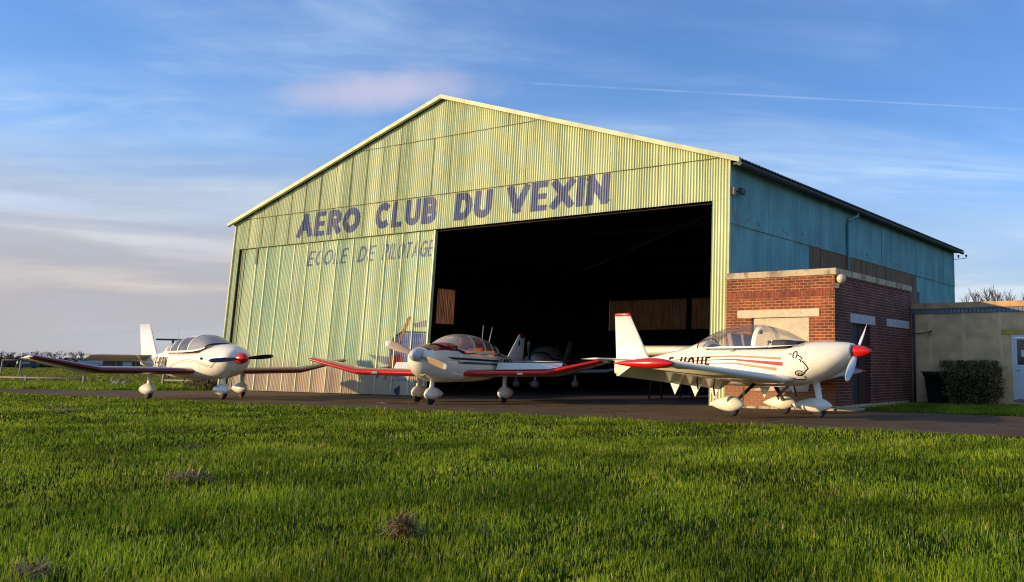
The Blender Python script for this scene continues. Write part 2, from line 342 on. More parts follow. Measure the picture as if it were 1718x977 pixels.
# ---- stroke lettering: letters as strokes in a 1-high box, sliced into conforming sheets
def arc(cx, cy, rx, ry, a0, a1, n=12): return [(cx+rx*math.cos(rad(a0+(a1-a0)*i/n)), cy+ry*math.sin(rad(a0+(a1-a0)*i/n))) for i in range(n+1)]
GL = {
 'A': (.8, [[(0, 0), (.4, 1)], [(.4, 1), (.8, 0)], [(.17, .33), (.63, .33)]]),
 'B': (.62, [[(0, 0), (0, 1)], [(0, 1), (.34, 1)]+arc(.34, .76, .24, .24, 90, -90)+[(0, .52)], [(0, .52), (.36, .52)]+arc(.36, .26, .26, .26, 90, -90)+[(0, 0)]]),
 'C': (.72, [arc(.42, .5, .42, .5, 52, 308, 18)]),
 'D': (.68, [[(0, 0), (0, 1)], [(0, 1), (.25, 1)]+arc(.25, .5, .43, .5, 90, -90, 16)+[(0, 0)]]),
 'E': (.52, [[(0, 0), (0, 1)], [(0, 1), (.52, 1)], [(0, .5), (.46, .5)], [(0, 0), (.52, 0)]]),
 'F': (.52, [[(0, 0), (0, 1)], [(0, 1), (.52, 1)], [(0, .5), (.46, .5)]]),
 'G': (.76, [arc(.42, .5, .42, .5, 50, 360, 20), [(.84, .5), (.50, .5)], [(.80, .48), (.80, .0)]]),
 'H': (.62, [[(0, 0), (0, 1)], [(.62, 0), (.62, 1)], [(0, .5), (.62, .5)]]),
 'I': (.0, [[(0, 0), (0, 1)]]),
 'L': (.48, [[(0, 0), (0, 1)], [(0, 0), (.48, 0)]]),
 'N': (.66, [[(0, 0), (0, 1)], [(0, 1), (.66, 0)], [(.66, 0), (.66, 1)]]),
 'O': (.84, [arc(.42, .5, .42, .5, 0, 360, 26)]),
 'P': (.58, [[(0, 0), (0, 1)], [(0, 1), (.32, 1)]+arc(.32, .73, .26, .27, 90, -90)+[(0, .46)]]),
 'R': (.62, [[(0, 0), (0, 1)], [(0, 1), (.34, 1)]+arc(.34, .74, .26, .26, 90, -90)+[(0, .48)], [(.28, .48), (.62, 0)]]),
 'S': (.56, [arc(.28, .75, .27, .25, 35, 270, 12)+arc(.28, .25, .28, .25, 90, -145, 12)]),
 'T': (.62, [[(.31, 0), (.31, 1)], [(0, 1), (.62, 1)]]),
 'U': (.66, [[(0, 1), (0, .33)]+arc(.33, .33, .33, .33, 180, 360, 14)+[(.66, 1)]]),
 'V': (.76, [[(0, 1), (.38, 0)], [(.38, 0), (.76, 1)]]),
 'X': (.72, [[(0, 0), (.72, 1)], [(0, 1), (.72, 0)]]),
 '-': (.3, [[(0, .5), (.3, .5)]]),
}
def clip_y(poly, y, sg):
    out = []
    for i in range(len(poly)):
        a, b = poly[i], poly[(i+1) % len(poly)]; ia, ib = (a[1]-y)*sg >= 0, (b[1]-y)*sg >= 0
        if ia: out.append(a)
        if ia != ib: k = (y-a[1])/(b[1]-a[1]); out.append((a[0]+(b[0]-a[0])*k, y))
    return out
def text_quads(txt, h, t, gap, space, slant=0., wscale=1., hz=.72):
    """convex quads of the whole text, baseline at 0, height h, stroke t; returns quads and width"""
    hi = h-t; x = t/2; q = []
    for ch in txt:
        if ch == ' ': x += space; continue
        w, st = GL[ch]
        for pl in st:
            P = [(x+a*hi*wscale, t/2+b*hi) for a, b in pl]
            for i in range(len(P)-1):
                (x0, y0), (x1, y1) = P[i], P[i+1]; d = math.hypot(x1-x0, y1-y0)
                if d < 1e-6: continue
                ux, uy = (x1-x0)/d, (y1-y0)/d
                diag = abs(ux) > .15 and abs(uy) > .15 and len(P) == 2
                tt = t*(hz if abs(uy) < .35 and len(P) == 2 else 1.)
                e0 = t*.5 if diag else (t*.5 if i == 0 and abs(uy) > .9 else t*.18)
                e1 = t*.5 if diag else (t*.5 if i == len(P)-2 and abs(uy) > .9 else t*.18)
                if abs(uy) < .1: e0 = e1 = t*.3
                qd = [(x0-ux*e0-uy*tt/2, y0-uy*e0+ux*tt/2), (x0-ux*e0+uy*tt/2, y0-uy*e0-ux*tt/2), (x1+ux*e1+uy*tt/2, y1+uy*e1-ux*tt/2), (x1+ux*e1-uy*tt/2, y1+uy*e1+ux*tt/2)]
                if tt < t:       # keep outer bars flush with the cap and base lines
                    dy = (t-tt)/2 if y0 > h*.7 else (-(t-tt)/2 if y0 < h*.3 else 0); qd = [(p[0], p[1]+dy) for p in qd]
                qd = clip_y(clip_y(qd, 0, 1), h, -1)
                if len(qd) > 2: q.append(qd)
        x += w*hi*wscale + t + gap
    q = [[(a+slant*b, b) for a, b in p] for p in q]
    return q, x-gap-t/2
def poly_iv(poly, x):
    ys = []
    for i in range(len(poly)):
        (x0, y0), (x1, y1) = poly[i], poly[(i+1) % len(poly)]
        if (x0 <= x < x1) or (x1 <= x < x0): ys.append(y0+(y1-y0)*(x-x0)/(x1-x0))
    ys.sort(); return [(ys[i], ys[i+1]) for i in range(0, len(ys)-1, 2)]
def slices(polys, x):
    iv = sorted(i for p in polys for i in poly_iv(p, x)); out = []
    for a, b in iv:
        if out and a <= out[-1][1]+1e-4: out[-1][1] = max(out[-1][1], b)
        else: out.append([a, b])
    return out
def decal(mb, polys, mapper, dx=.01, dz=.2, mi=0):
    """conforming thin paint layer: polys in (s,z) plane, mapper(s,z)->3-D point just proud of the surface"""
    x0 = min(p[0] for q in polys for p in q); x1 = max(p[0] for q in polys for p in q); n = max(1, int(math.ceil((x1-x0)/dx))); dx = (x1-x0)/n
    bb = [(min(p[0] for p in q), max(p[0] for p in q)) for q in polys]
    for i in range(n):
        xa = x0+i*dx; xb = xa+dx; xm = xa+dx/2
        act = [q for q, (a, b) in zip(polys, bb) if a <= xb and b >= xa]
        if not act: continue
        ia, ib, im = slices(act, xa+dx*.02), slices(act, xb-dx*.02), slices(act, xm)
        if len(ia) == len(im) == len(ib): prs = list(zip(ia, ib))
        else: prs = [(v, v) for v in im]
        for (a0, a1), (b0, b1) in prs:
            k = max(1, int(math.ceil(max(a1-a0, b1-b0)/dz)))
            for j in range(k):
                A, B = a0+(a1-a0)*j/k, a0+(a1-a0)*(j+1)/k; Cc, D = b0+(b1-b0)*j/k, b0+(b1-b0)*(j+1)/k
                mb.add([mapper(xa, A), mapper(xb, Cc), mapper(xb, D), mapper(xa, B)], [(0, 1, 2, 3)], mi)

exec_parts = []
# ================================================================== SETTING: ground, apron, lawn
def sheet(name, pts, z, m, kind='structure', sub=0):
    mb = MB(); mb.add([(x, y, z) for x, y in pts], [tuple(range(len(pts)))]); o = mb.build(name, m); tag(o, kind=kind); return o
M_field = mat('field_grass', (.20, .24, .022), .9, spec=0., var=.3, scale=.05, stretch=(1, 3, 1), col2=(.10, .10, .03), lo=.35, hi=.6, detail=8)
M_lawn = mat('lawn_soil_and_moss', (.030, .050, .004), .95, var=.4, scale=6, spec=0., col2=(.05, .04, .015), bump=.6, bscale=30)
M_asph = mat('worn_asphalt', (.145, .082, .042), .9, var=.25, scale=.7, col2=(.095, .055, .030), spec=.2, bump=.35, bscale=90, detail=9)
addmix(M_asph, noise_mask(1.6, .50, .66, (.25, 1.6, 1), .65, 4.), (.12, .105, .030))
addmix(M_asph, noise_mask(.35, .45, .7, (.3, 1, 1), .4, 9.), (.15, .095, .06))
def crack_mask(scale, w, amt):
    def f(n, l):
        t = n.new('ShaderNodeTexCoord'); ns = n.new('ShaderNodeTexNoise'); l.new(t.outputs['Object'], ns.inputs['Vector']); ns.inputs['Scale'].default_value = 1.5; ns.inputs['Detail'].default_value = 4
        mx = n.new('ShaderNodeMix'); mx.data_type = 'VECTOR'; mx.inputs[0].default_value = .35; l.new(t.outputs['Object'], mx.inputs[4]); l.new(ns.outputs['Color'], mx.inputs[5])
        v = n.new('ShaderNodeTexVoronoi'); v.feature = 'DISTANCE_TO_EDGE'; v.inputs['Scale'].default_value = scale; l.new(mx.outputs[1], v.inputs['Vector'])
        r = n.new('ShaderNodeMapRange'); l.new(v.outputs['Distance'], r.inputs[0])
        for i, q in enumerate((0, w, amt, 0)): r.inputs[i+1].default_value = q
        return r.outputs[0]
    return f
addmix(M_asph, crack_mask(.55, .018, .8), (.022, .016, .010))
addmix(M_asph, noise_mask(2.6, .62, .72, (1, 1, 1), .6, 14.), (.03, .022, .016))
M_concfloor = mat('shade_dark_hangar_floor', (.045, .036, .032), .7, var=.3, scale=1.)  # floor colour darkened to carry the interior shade
addmix(M_field, noise_mask(.02, .40, .60, (1, 4, 1), .6, 2.), (.16, .15, .04))
sheet('ground', [(-3000, -3000), (3000, -3000), (3000, 3000), (-3000, 3000)], -.012, M_field)

def noise_edge(x0, x1, y, amp, n, seed):
    r = np.random.default_rng(seed); xs = np.linspace(x0, x1, n); e = np.convolve(r.normal(size=n+6), np.ones(7)/7, 'valid')*amp
    return [(a, y+b) for a, b in zip(xs, e)]
# the apron: near edge at y = -6.5, far edge slanting back on the left
near = noise_edge(-70, 60, -6.45, .12, 260, 3)
far_ = [(60, -1.5), (36, -1.0), (32, -.48), (29.5, -.1), (27.5, .1), (27.45, -.4)] + [(24.1, -.34), (24.0, 21), (0, 21), (0, -.9), (-2.4, -2.5), (-7.1, -4.2), (-16, -5.6), (-70, -6.9)]
near = [(x, y if x > -16 else -6.45-(-16-x)*.06) for x, y in near]
sheet('apron', near+far_, .0, M_asph)
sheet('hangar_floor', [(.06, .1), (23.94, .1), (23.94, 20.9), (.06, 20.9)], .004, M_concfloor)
sheet('lawn', [(x, y-.05) for x, y in noise_edge(-70, 60, -6.45, .1, 200, 3)][::-1]+[(-70, -60), (60, -60)], -.004, M_lawn)
sheet('verge', [(27.6, .12), (29.5, -.08), (32, -.46), (36, -.98), (60, -1.48), (60, 5.3), (27.6, 5.3)], .004, M_lawn)
# low kerb stones along the verge and in front of the brick building
mb = MB()
for i in range(9): mb.box((24.25+i*.36, -.62+random.uniform(-.01, .01), 0), (24.25+i*.36+.34, -.37, .05+random.uniform(0, .015)))
mb.box((27.5, -.55, 0), (27.95, .25, .055))
tag(mb.build('kerb', M_conc), kind='structure')

# ---- grass blades
def blade_mat(name, a, b, straw):
    m = bpy.data.materials.new(name); m.use_nodes = True; n = m.node_tree.nodes; l = m.node_tree.links; bs = n['Principled BSDF']
    at = n.new('ShaderNodeAttribute'); at.attribute_name = 'rnd'; cr = n.new('ShaderNodeValToRGB'); l.new(at.outputs['Fac'], cr.inputs[0])
    e = cr.color_ramp.elements; e[0].position = 0; e[0].color = (*a, 1); e[1].position = .80; e[1].color = (*b, 1)
    q = cr.color_ramp.elements.new(.93); q.color = (*[.5*(x+y) for x, y in zip(b, straw)], 1); q = cr.color_ramp.elements.new(.985); q.color = (*straw, 1)
    t = n.new('ShaderNodeTexCoord'); ns = n.new('ShaderNodeTexNoise'); l.new(t.outputs['Object'], ns.inputs['Vector']); ns.inputs['Scale'].default_value = .75; ns.inputs['Detail'].default_value = 5
    mr = n.new('ShaderNodeMapRange'); l.new(ns.outputs[0], mr.inputs[0])
    for i, v in enumerate((.3, .7, .55, 1.45)): mr.inputs[i+1].default_value = v
    mx = n.new('ShaderNodeMix'); mx.data_type = 'RGBA'; mx.blend_type = 'MULTIPLY'; mx.inputs[0].default_value = 1; l.new(cr.outputs[0], mx.inputs[6]); l.new(mr.outputs[0], mx.inputs[7])
    l.new(mx.outputs[2], bs.inputs['Base Color']); bs.inputs['Roughness'].default_value = .6; bs.inputs['Specular IOR Level'].default_value = .08
    tr = n.new('ShaderNodeBsdfTranslucent'); l.new(mx.outputs[2], tr.inputs[0]); ms = n.new('ShaderNodeMixShader'); ms.inputs[0].default_value = .35
    o = [k for k in n if k.type == 'OUTPUT_MATERIAL'][0]; l.new(bs.outputs[0], ms.inputs[1]); l.new(tr.outputs[0], ms.inputs[2]); l.new(ms.outputs[0], o.inputs[0]); return m
M_blade = blade_mat('grass_blade', (.058, .135, .008), (.27, .345, .022), (.50, .40, .16))
PATCH = [(28.3, -15.9, .34, .14), (32.12, -16.7, .11, .09), (31.4, -18.25, .14, .08), (14.6, -11.2, .5, .3), (12.5, -10.8, .5, .3)]
def vnoise(x, y, s, seed):
    r = np.random.default_rng(seed); T = r.random((64, 64)); X, Y = x/s, y/s; xi, yi = np.floor(X).astype(int), np.floor(Y).astype(int); fx, fy = X-xi, Y-yi
    fx = fx*fx*(3-2*fx); fy = fy*fy*(3-2*fy); a = T[xi % 64, yi % 64]; b = T[(xi+1) % 64, yi % 64]; c = T[xi % 64, (yi+1) % 64]; d = T[(xi+1) % 64, (yi+1) % 64]
    return (a*(1-fx)+b*fx)*(1-fy)+(c*(1-fx)+d*fx)*fy
def make_blades(name, x, y, h, w, seed, rowz=0., lean=.35):
    n = len(x); r = np.random.default_rng(seed)
    a = r.random(n)*6.283; la = r.random(n)*6.283; ln = np.abs(r.normal(size=n))*lean*h
    ca_, sa_ = np.cos(a)*w/2, np.sin(a)*w/2; lx, ly = np.cos(la)*ln, np.sin(la)*ln
    V = np.zeros((n, 5, 3))
    V[:, 0] = np.stack([x-ca_, y-sa_, np.full(n, rowz-.005)], 1); V[:, 1] = np.stack([x+ca_, y+sa_, np.full(n, rowz-.005)], 1)
    V[:, 2] = np.stack([x+ca_*.8+lx*.3, y+sa_*.8+ly*.3, rowz+h*.55], 1); V[:, 3] = np.stack([x-ca_*.8+lx*.3, y-sa_*.8+ly*.3, rowz+h*.55], 1)
    V[:, 4] = np.stack([x+lx, y+ly, rowz+h*(1-.25*(ln/h)**2)], 1)
    me = bpy.data.meshes.new(name); me.vertices.add(n*5); me.vertices.foreach_set('co', V.ravel())
    base = np.arange(n)*5
    L = np.stack([base, base+1, base+2, base+3, base+3, base+2, base+4], 1).ravel()
    me.loops.add(n*7); me.loops.foreach_set('vertex_index', L.astype(np.int32))
    me.polygons.add(n*2); st = np.stack([np.arange(n)*7, np.arange(n)*7+4], 1).ravel(); me.polygons.foreach_set('loop_start', st.astype(np.int32))
    me.update(calc_edges=True)
    at = me.attributes.new('rnd', 'FLOAT', 'POINT'); g = np.clip(vnoise(x, y, .9, 5)*.55+vnoise(x, y, .25, 6)*.25+r.random(n)*.35-.12, 0, 1)
    g = np.where(r.random(n) > .975, .99, g*.95); at.data.foreach_set('value', np.repeat(g, 5).astype(np.float32))
    me.materials.append(M_blade); me.validate(); return me
xs, ys, hs, ws = [], [], [], []
cx, cy = CAM.x, CAM.y
for (ra, rb, dens, w, hh) in ((1.6, 5, 5200, .0048, .055), (5, 8, 2600, .006, .052), (8, 13, 1100, .0085, .050), (13, 20, 480, .013, .048), (20, 32, 210, .022, .045), (32, 50, 75, .036, .045)):
    th0, th1 = rad(90+9), rad(90+84)     # azimuth window (a little wider than the view)
    area = .5*(rb*rb-ra*ra)*(th1-th0); n = int(area*dens)
    rr = np.sqrt(rng.random(n)*(rb*rb-ra*ra)+ra*ra); th = th0+rng.random(n)*(th1-th0)
    x, y = cx+rr*np.cos(th), cy+rr*np.sin(th)
    edge = -6.50 + .22*(vnoise(x, y, .45, 9)-.5) + .12*(vnoise(x, y, .12, 10)-.5); edge = np.where(x < -16, edge-(-16-x)*.06, edge)
    cl = vnoise(x, y, .35, 12)*.6+vnoise(x, y, .11, 13)*.4
    keep = (y < edge) & (rng.random(n) < .12+cl*1.5)
    for (px_, py_, a_, b_) in PATCH: keep &= ~((((x-px_)/a_)**2+((y-py_)/b_)**2 < .55) & (rng.random(n) < .85))
    x, y, cl = x[keep], y[keep], cl[keep]
    big = vnoise(x, y, 1.3, 14)
    h = hh*(.35+.9*rng.random(len(x))**1.3)*(.45+1.15*cl)*(.6+.75*big)*1.1
    xs.append(x); ys.append(y); hs.append(h); ws.append(np.full(len(x), w)*(.7+.6*rng.random(len(x))))
x, y, h, w = map(np.concatenate, (xs, ys, hs, ws))
print('blades', len(x))
g = bpy.data.objects.new('grass', make_blades('grass', x, y, h, w, 21)); scene.collection.objects.link(g); tag(g, 'short rough green grass in front of the apron', 'grass', kind='stuff')
# verge grass in front of the annex
n = 16000; x = 27.65+rng.random(n)*5.; y = -.9+rng.random(n)*6.1; k = (y > .12-(x-27.6)*.115+.1*(vnoise(x, y, .3, 3)-.5)) & ((y < 5.2)); x, y = x[k], y[k]
g = bpy.data.objects.new('verge_grass', make_blades('verge_grass', x, y, .07*(.5+rng.random(len(x))), np.full(len(x), .014), 22)); scene.collection.objects.link(g); tag(g, 'strip of grass between the dark asphalt and the beige annex', 'grass', kind='stuff')
# taller meadow grass of the far field
M_mead = blade_mat('meadow_blade', (.10, .13, .02), (.22, .24, .03), (.34, .28, .11))
n = 60000; rr = 48+190*rng.random(n)**1.1; th = rad(90+60)+rng.random(n)*rad(26); x, y = cx+rr*np.cos(th), cy+rr*np.sin(th); k = (y > 5.5) & (x < -3); x, y, rr = x[k], y[k], rr[k]
_b = M_blade; M_blade = M_mead; g = bpy.data.objects.new('field_grass', make_blades('field_grass', x, y, (.06+.05*rng.random(len(x)))*(1+rr/160), .05+rr*.0016, 27, lean=.5)); M_blade = _b; scene.collection.objects.link(g); tag(g, 'sunlit yellow green meadow beyond the road at the far left', 'grass', kind='stuff')
# rough bank beyond the road at the left
n = 26000; t_ = rng.random(n); x = -34+t_*33.5; yb = np.interp(x, [-34, -16, -7.1, -2.4, 0], [-5.9, -5.6, -4.2, -2.5, -.9]); y = yb+rng.random(n)**1.3*5.0
hh = .16*(.4+rng.random(n))*(.5+vnoise(x, y, 1.2, 31)); k = ~((x > -.4) & (y > -.3)); x, y, hh = x[k], y[k], hh[k]
g = bpy.data.objects.new('bank_grass', make_blades('bank_grass', x, y, hh, np.full(len(x), .04), 23)); scene.collection.objects.link(g); tag(g, 'rough grass bank beyond the road at the left of the hangar', 'grass', kind='stuff')

# ================================================================== HANGAR
W, D = 24.0, 21.0; XL = -.15
EZ, RZ = 6.86, 10.42                   # cladding top at the eaves, under the ridge
LINT = 5.72; XJ = 23.42; XD = 11.9
def roofz(x): return EZ+(RZ-EZ)*(1-abs(x-12)/12.)
PIT = .098; AMP = .017
def cor(s): return (AMP*(1+.18*math.sin(s*4.1+1)*math.sin(s*1.7)))*math.cos(2*math.pi*s/PIT + 1.3*math.sin(s*1.9)+.9*math.sin(s*5.3+2)) + .006*math.sin(s*6.98)+.004*math.sin(s*2.3)
hg = empty('hangar', (12, 0, 0)); tag(hg, 'big pale green corrugated hangar with a pitched gable and a wide dark opening', 'hangar')
HO = Vector((-12, 0, 0))
def hb(mb, name, mats, flip=False, parent=None):
    mb.v = [(v[0]-12, v[1], v[2]) for v in mb.v]; return mb.build(name, mats, parent or hg, flip=flip)
def cor_front(mb, x0, x1, z0f, z1f, y, step=PIT/6, mi=0):
    n = int(math.ceil((x1-x0)/step)); vs = []; fs = []
    for i in range(n+1):
        x = x0+(x1-x0)*i/n; yy = y-cor(x); vs += [(x, yy, z0f(x)), (x, yy, z1f(x))]
    for i in range(n): fs.append((2*i, 2*i+2, 2*i+3, 2*i+1))
    mb.add(vs, fs, mi, False)
mb = MB()
c_ = lambda v: (lambda x: v)
YU = -.02
cor_front(mb, XL, 12, c_(9.04), roofz, YU-.012); cor_front(mb, 12, W, c_(9.04), roofz, YU-.012)
mb2 = MB()
def ztop_mid(x): return min(9.06, roofz(x))
mb = MB()
cor_front(mb, 5.9, 12, c_(9.03), lambda x: max(9.03, roofz(x)), YU-.014); cor_front(mb, 12, 18.1, c_(9.03), lambda x: max(9.03, roofz(x)), YU-.014)
def zt_m(x): return min(9.05, roofz(x))
cor_front(mb, XL, 12, c_(6.95), lambda x: max(6.95, zt_m(x)), YU); cor_front(mb, 12, W, c_(6.95), lambda x: max(6.95, zt_m(x)), YU)
def zt_l(x): return min(6.97, roofz(x))
cor_front(mb, XL, W, c_(LINT), zt_l, YU+.014)
cor_front(mb, XJ, W, c_(0), c_(LINT+.01), YU+.02)      # column at the right of the opening
cor_front(mb, XL, .22, c_(0), c_(LINT+.01), YU+.02)    # narrow strip left of the door
fwall = hb(mb, 'front_wall', M_front)
# seams (dark joints between sheets) and lap lines
mb = MB()
xk = .83
while xk < 23.9:
    zt = roofz(xk)-.02
    segs = [(LINT+.01, min(6.95, zt))]
    if zt > 7.2: segs.append((6.97, min(9.02, zt)))
    if zt > 9.2: segs.append((9.06, zt))
    for k, (a, b) in enumerate(segs):
        xx = xk+random.uniform(-.015, .015)
        if random.random() < (.9 if xk < 10 else .35): mb.box((xx-.005, YU-.030, a), (xx+.005, YU-.01, b))
    xk += .9
mb.box((XL, YU-.030, 6.940), (W, YU, 6.952)); mb.box((7.6, YU-.03, 9.02), (16.4, YU, 9.03))
hb(mb, 'sheet_seam', M_seam, True, fwall)
# lettering on the fascia
def fmap(y, off): return lambda s, z: (s-12, y-cor(s)-off, z)
q, wd = text_quads('AERO CLUB DU VEXIN', .93, .25, .20, .72)
words = [('AERO', 4.02, 7.80, 5.93), ('CLUB', 8.68, 11.95, 5.95), ('DU', 12.85, 14.62, 5.95), ('VEXIN', 15.30, 19.62, 5.97)]
mb = MB()
for wtx, a, b, zb in words:
    q, wd = text_quads(wtx, .95, .255, .09, .3, slant=.05, wscale=1.1)
    sc_ = (b-a)/wd; polys = [[(a+p[0]*sc_, zb+p[1]) for p in k] for k in q]
    lo_ = [p for p in polys]
    decal(mb, lo_, lambda s, z: (s-12, YU+.014-cor(s)-(.004 if z < 6.96 else .018), z), PIT/6, .3)
mb.build('club_name_lettering', M_fadeblue, fwall, flip=False)
# sliding door
mb = MB(); YD = .10
cor_front(mb, .30, XD, c_(.02), c_(LINT+.06), YD)
door = hb(mb, 'sliding_door', M_door)
mb = MB()
for xb in [1.35, 2.04, 2.96, 3.85, 4.70, 5.61, 6.50, 7.45, 8.40, 9.30, 10.20, 11.05]:
    mb = MB(); mb.box((xb-.022, YD-.040, .05), (xb+.022, YD-.012, LINT-.03)); hb(mb, 'batten', M_batten, True, door)
mb = MB(); mb.box((XD-.06, YD-.05, .02), (XD+.01, YD+.06, LINT)); hb(mb, 'batten', M_batten, True, door)
mb = MB(); mb.box((1.30, YD-.052, 5.05), (1.42, YD-.046, LINT-.02)); mb.box((.24, YD-.03, .02), (.34, YD+.05, LINT)); mb.box((.36, YD-.035, .02), (.375, YD, LINT)); mb.box((.52, YD-.035, .02), (.53, YD, LINT))
hb(mb, 'door_edge_gap', M_seam, True, door)
mb = MB()
for wtx, a, b, zb in [('ECOLE', 4.70, 7.05, 4.80), ('DE', 7.72, 8.62, 4.80), ('PILOTAGE', 9.12, 11.75, 4.80)]:
    q, wd = text_quads(wtx, .58, .09, .12, .3, slant=.28, hz=.8)
    sc_ = (b-a)/wd
    decal(mb, [[(a+p[0]*sc_, zb+p[1]) for p in k] for k in q], lambda s, z: (s-12, YD-cor(s)-.004, z), PIT/6, .3)
mb.build('school_lettering', M_thinblue, door, flip=False)
# painted aeroplane on the door (nose view: grey wings, blue cowl, orange propeller)
def dmap(off): return lambda s, z: (s-12, YD-cor(s)-off, z)
def ell(cx, cy, rx, ry, n=24): return [(cx+rx*math.cos(2*math.pi*i/n), cy+ry*math.sin(2*math.pi*i/n)) for i in range(n)]
mb = MB(); D1 = dmap(.004); D2 = dmap(.007); D3 = dmap(.010)
decal(mb, [[(8.75, 1.42), (10.2, 1.30), (10.2, 1.02), (9.6, 1.10)]], D1, PIT/6, .4, 1)                                # left wing
decal(mb, [[(11.0, 2.45), (11.84, 2.60), (11.84, 2.36), (11.2, 2.33)]], D1, PIT/6, .4, 1)
decal(mb, [[(9.95, 1.55), (10.15, 2.0), (10.5, 2.15), (11.84, 2.12), (11.84, .95), (10.75, .80), (10.45, .62), (10.15, .75), (9.95, 1.1)]], D2, PIT/6, .4, 0)
decal(mb, [[(9.92, 1.55), (9.98, 1.55), (10.18, 2.0), (10.52, 2.17), (11.84, 2.14), (11.84, 2.18), (10.5, 2.22), (10.12, 2.03)]], D3, PIT/6, .4, 4)
decal(mb, [ell(10.42, 1.22, .30, .20)], D3, PIT/6, .4, 3)
decal(mb, [[(9.72, .55), (9.86, .55), (10.32, 1.52), (10.92, 2.72), (10.80, 2.74), (10.20, 1.60)]], dmap(.013), PIT/6, .4, 2)
decal(mb, [[(10.9, .78), (11.84, .72), (11.84, .66), (10.9, .72)], [(10.3, .2), (10.6, .35), (10.6, .05), (10.45, .0)]], D3, PIT/6, .4, 4)
decal(mb, [[(10.0, .52), (10.9, .62), (11.8, .5), (11.8, .42), (10.9, .50)]], D1, PIT/6, .4, 1)
mb.build('painted_mural', [M_mblue, M_mgrey, M_morange, M_mred, M_mdark], door, flip=False)
# side wall (x = 24), dark boards, lap line
mb = MB()
def cor_side(mb, y0, y1, z0, z1, x, sgn=1, amp=1.):
    n = int(math.ceil((y1-y0)/(PIT/6))); vs = []; fs = []
    for i in range(n+1):
        y = y0+(y1-y0)*i/n; vs += [(x+sgn*cor(y)*amp, y, z0), (x+sgn*cor(y)*amp, y, z1)]
    for i in range(n): fs.append((2*i, 2*i+2, 2*i+3, 2*i+1))
    mb.add(vs, fs)
cor_side(mb, 0, D, 5.03, 6.9, W+.006); cor_side(mb, 0, 5.0, 0, 5.05, W-.008); cor_side(mb, 15.4, D, 0, 5.05, W-.008)
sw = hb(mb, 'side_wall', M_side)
mb = MB()
mb.box((W+.008, 0, 5.026), (W+.028, D, 5.036))
for yk in (5.7, 11.4, 15.4, 19.2): mb.box((W+.012, yk, 5.06), (W+.026, yk+.01, 6.75))
for i in range(60):
    yk = random.uniform(.4, 20.6); zk = random.choice((5.25, 5.32, 5.2))+random.uniform(-.03, .03); mb.box((W+.012, yk, zk), (W+.030, yk+.03, zk+.03))
hb(mb, 'side_lap', M_seam, True, sw)
mb = MB()
yk = 5.0
while yk < 15.39:
    y2 = min(15.4, yk+.22); mb.box((W-.03+random.uniform(-.008, .008), yk+.003, 0), (W+.01+random.uniform(-.008, .008), y2-.003, 5.025)); yk = y2
hb(mb, 'board_cladding', M_board, True)
mb = MB(); mb.box((W-.02, 15.5, 2.5), (W+.05, 15.72, 4.35)); hb(mb, 'vent_pipe', M_gut, True)
# left and back walls (outer sheet green, inner lining with interior shade in its near-black colour)
mb = MB(); mb.box((XL, 0, 0), (XL+.03, 8.6, 6.9)); mb.box((XL, 8.6, 5.0), (XL+.03, D, 6.9)); mb.box((XL, 8.6, 0), (XL+.03, D, 3.18)); mb.box((XL, 13.7, 3.18), (XL+.03, D, 5.0)); hb(mb, 'left_wall', M_front, True)
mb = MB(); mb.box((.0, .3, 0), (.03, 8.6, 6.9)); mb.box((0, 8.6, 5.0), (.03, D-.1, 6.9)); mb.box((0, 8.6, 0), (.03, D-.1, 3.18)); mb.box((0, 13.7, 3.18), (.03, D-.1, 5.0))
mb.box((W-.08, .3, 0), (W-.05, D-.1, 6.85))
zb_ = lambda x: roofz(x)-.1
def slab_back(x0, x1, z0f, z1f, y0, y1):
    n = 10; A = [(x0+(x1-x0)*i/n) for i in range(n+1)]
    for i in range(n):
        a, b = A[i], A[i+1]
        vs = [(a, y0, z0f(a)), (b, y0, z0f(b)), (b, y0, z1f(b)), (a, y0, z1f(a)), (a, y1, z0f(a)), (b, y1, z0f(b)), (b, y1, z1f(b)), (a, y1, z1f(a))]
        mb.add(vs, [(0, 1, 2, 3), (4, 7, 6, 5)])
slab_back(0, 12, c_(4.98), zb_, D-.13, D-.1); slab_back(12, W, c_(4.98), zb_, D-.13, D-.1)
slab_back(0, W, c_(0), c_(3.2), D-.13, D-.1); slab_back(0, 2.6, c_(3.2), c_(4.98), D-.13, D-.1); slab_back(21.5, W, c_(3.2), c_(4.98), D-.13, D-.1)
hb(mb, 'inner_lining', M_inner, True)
mb = MB()
slab_back(XL, 12, c_(4.98), lambda x: roofz(x)-.02, D-.03, D); slab_back(12, W, c_(4.98), lambda x: roofz(x)-.02, D-.03, D); slab_back(XL, W, c_(0), c_(3.2), D-.03, D)
hb(mb, 'back_wall', M_side, True)
mb = MB(); cor_side(mb, 8.6, 11.42, 3.18, 5.0, .02, 1, 1.); hb(mb, 'light_sheet', M_sheetlit)
mb = MB(); cor_side(mb, 11.42, 13.7, 3.18, 5.0, .02, 1, 1.); hb(mb, 'brown_sheet', M_sheetdark)
mb = MB(); cor_front(mb, 2.6, 21.5, c_(3.18), c_(5.0), D-.11); hb(mb, 'brown_sheet', M_sheetbrown)
mb = MB(); mb.box((8.3, D-.2, 3.1), (8.6, D-.12, 5.1)); mb.box((0, D-.2, 3.08), (W-.1, D-.14, 3.18)); mb.box((0, D-.2, 5.0), (W-.1, D-.14, 5.1)); hb(mb, 'window_rail', M_steel, True)
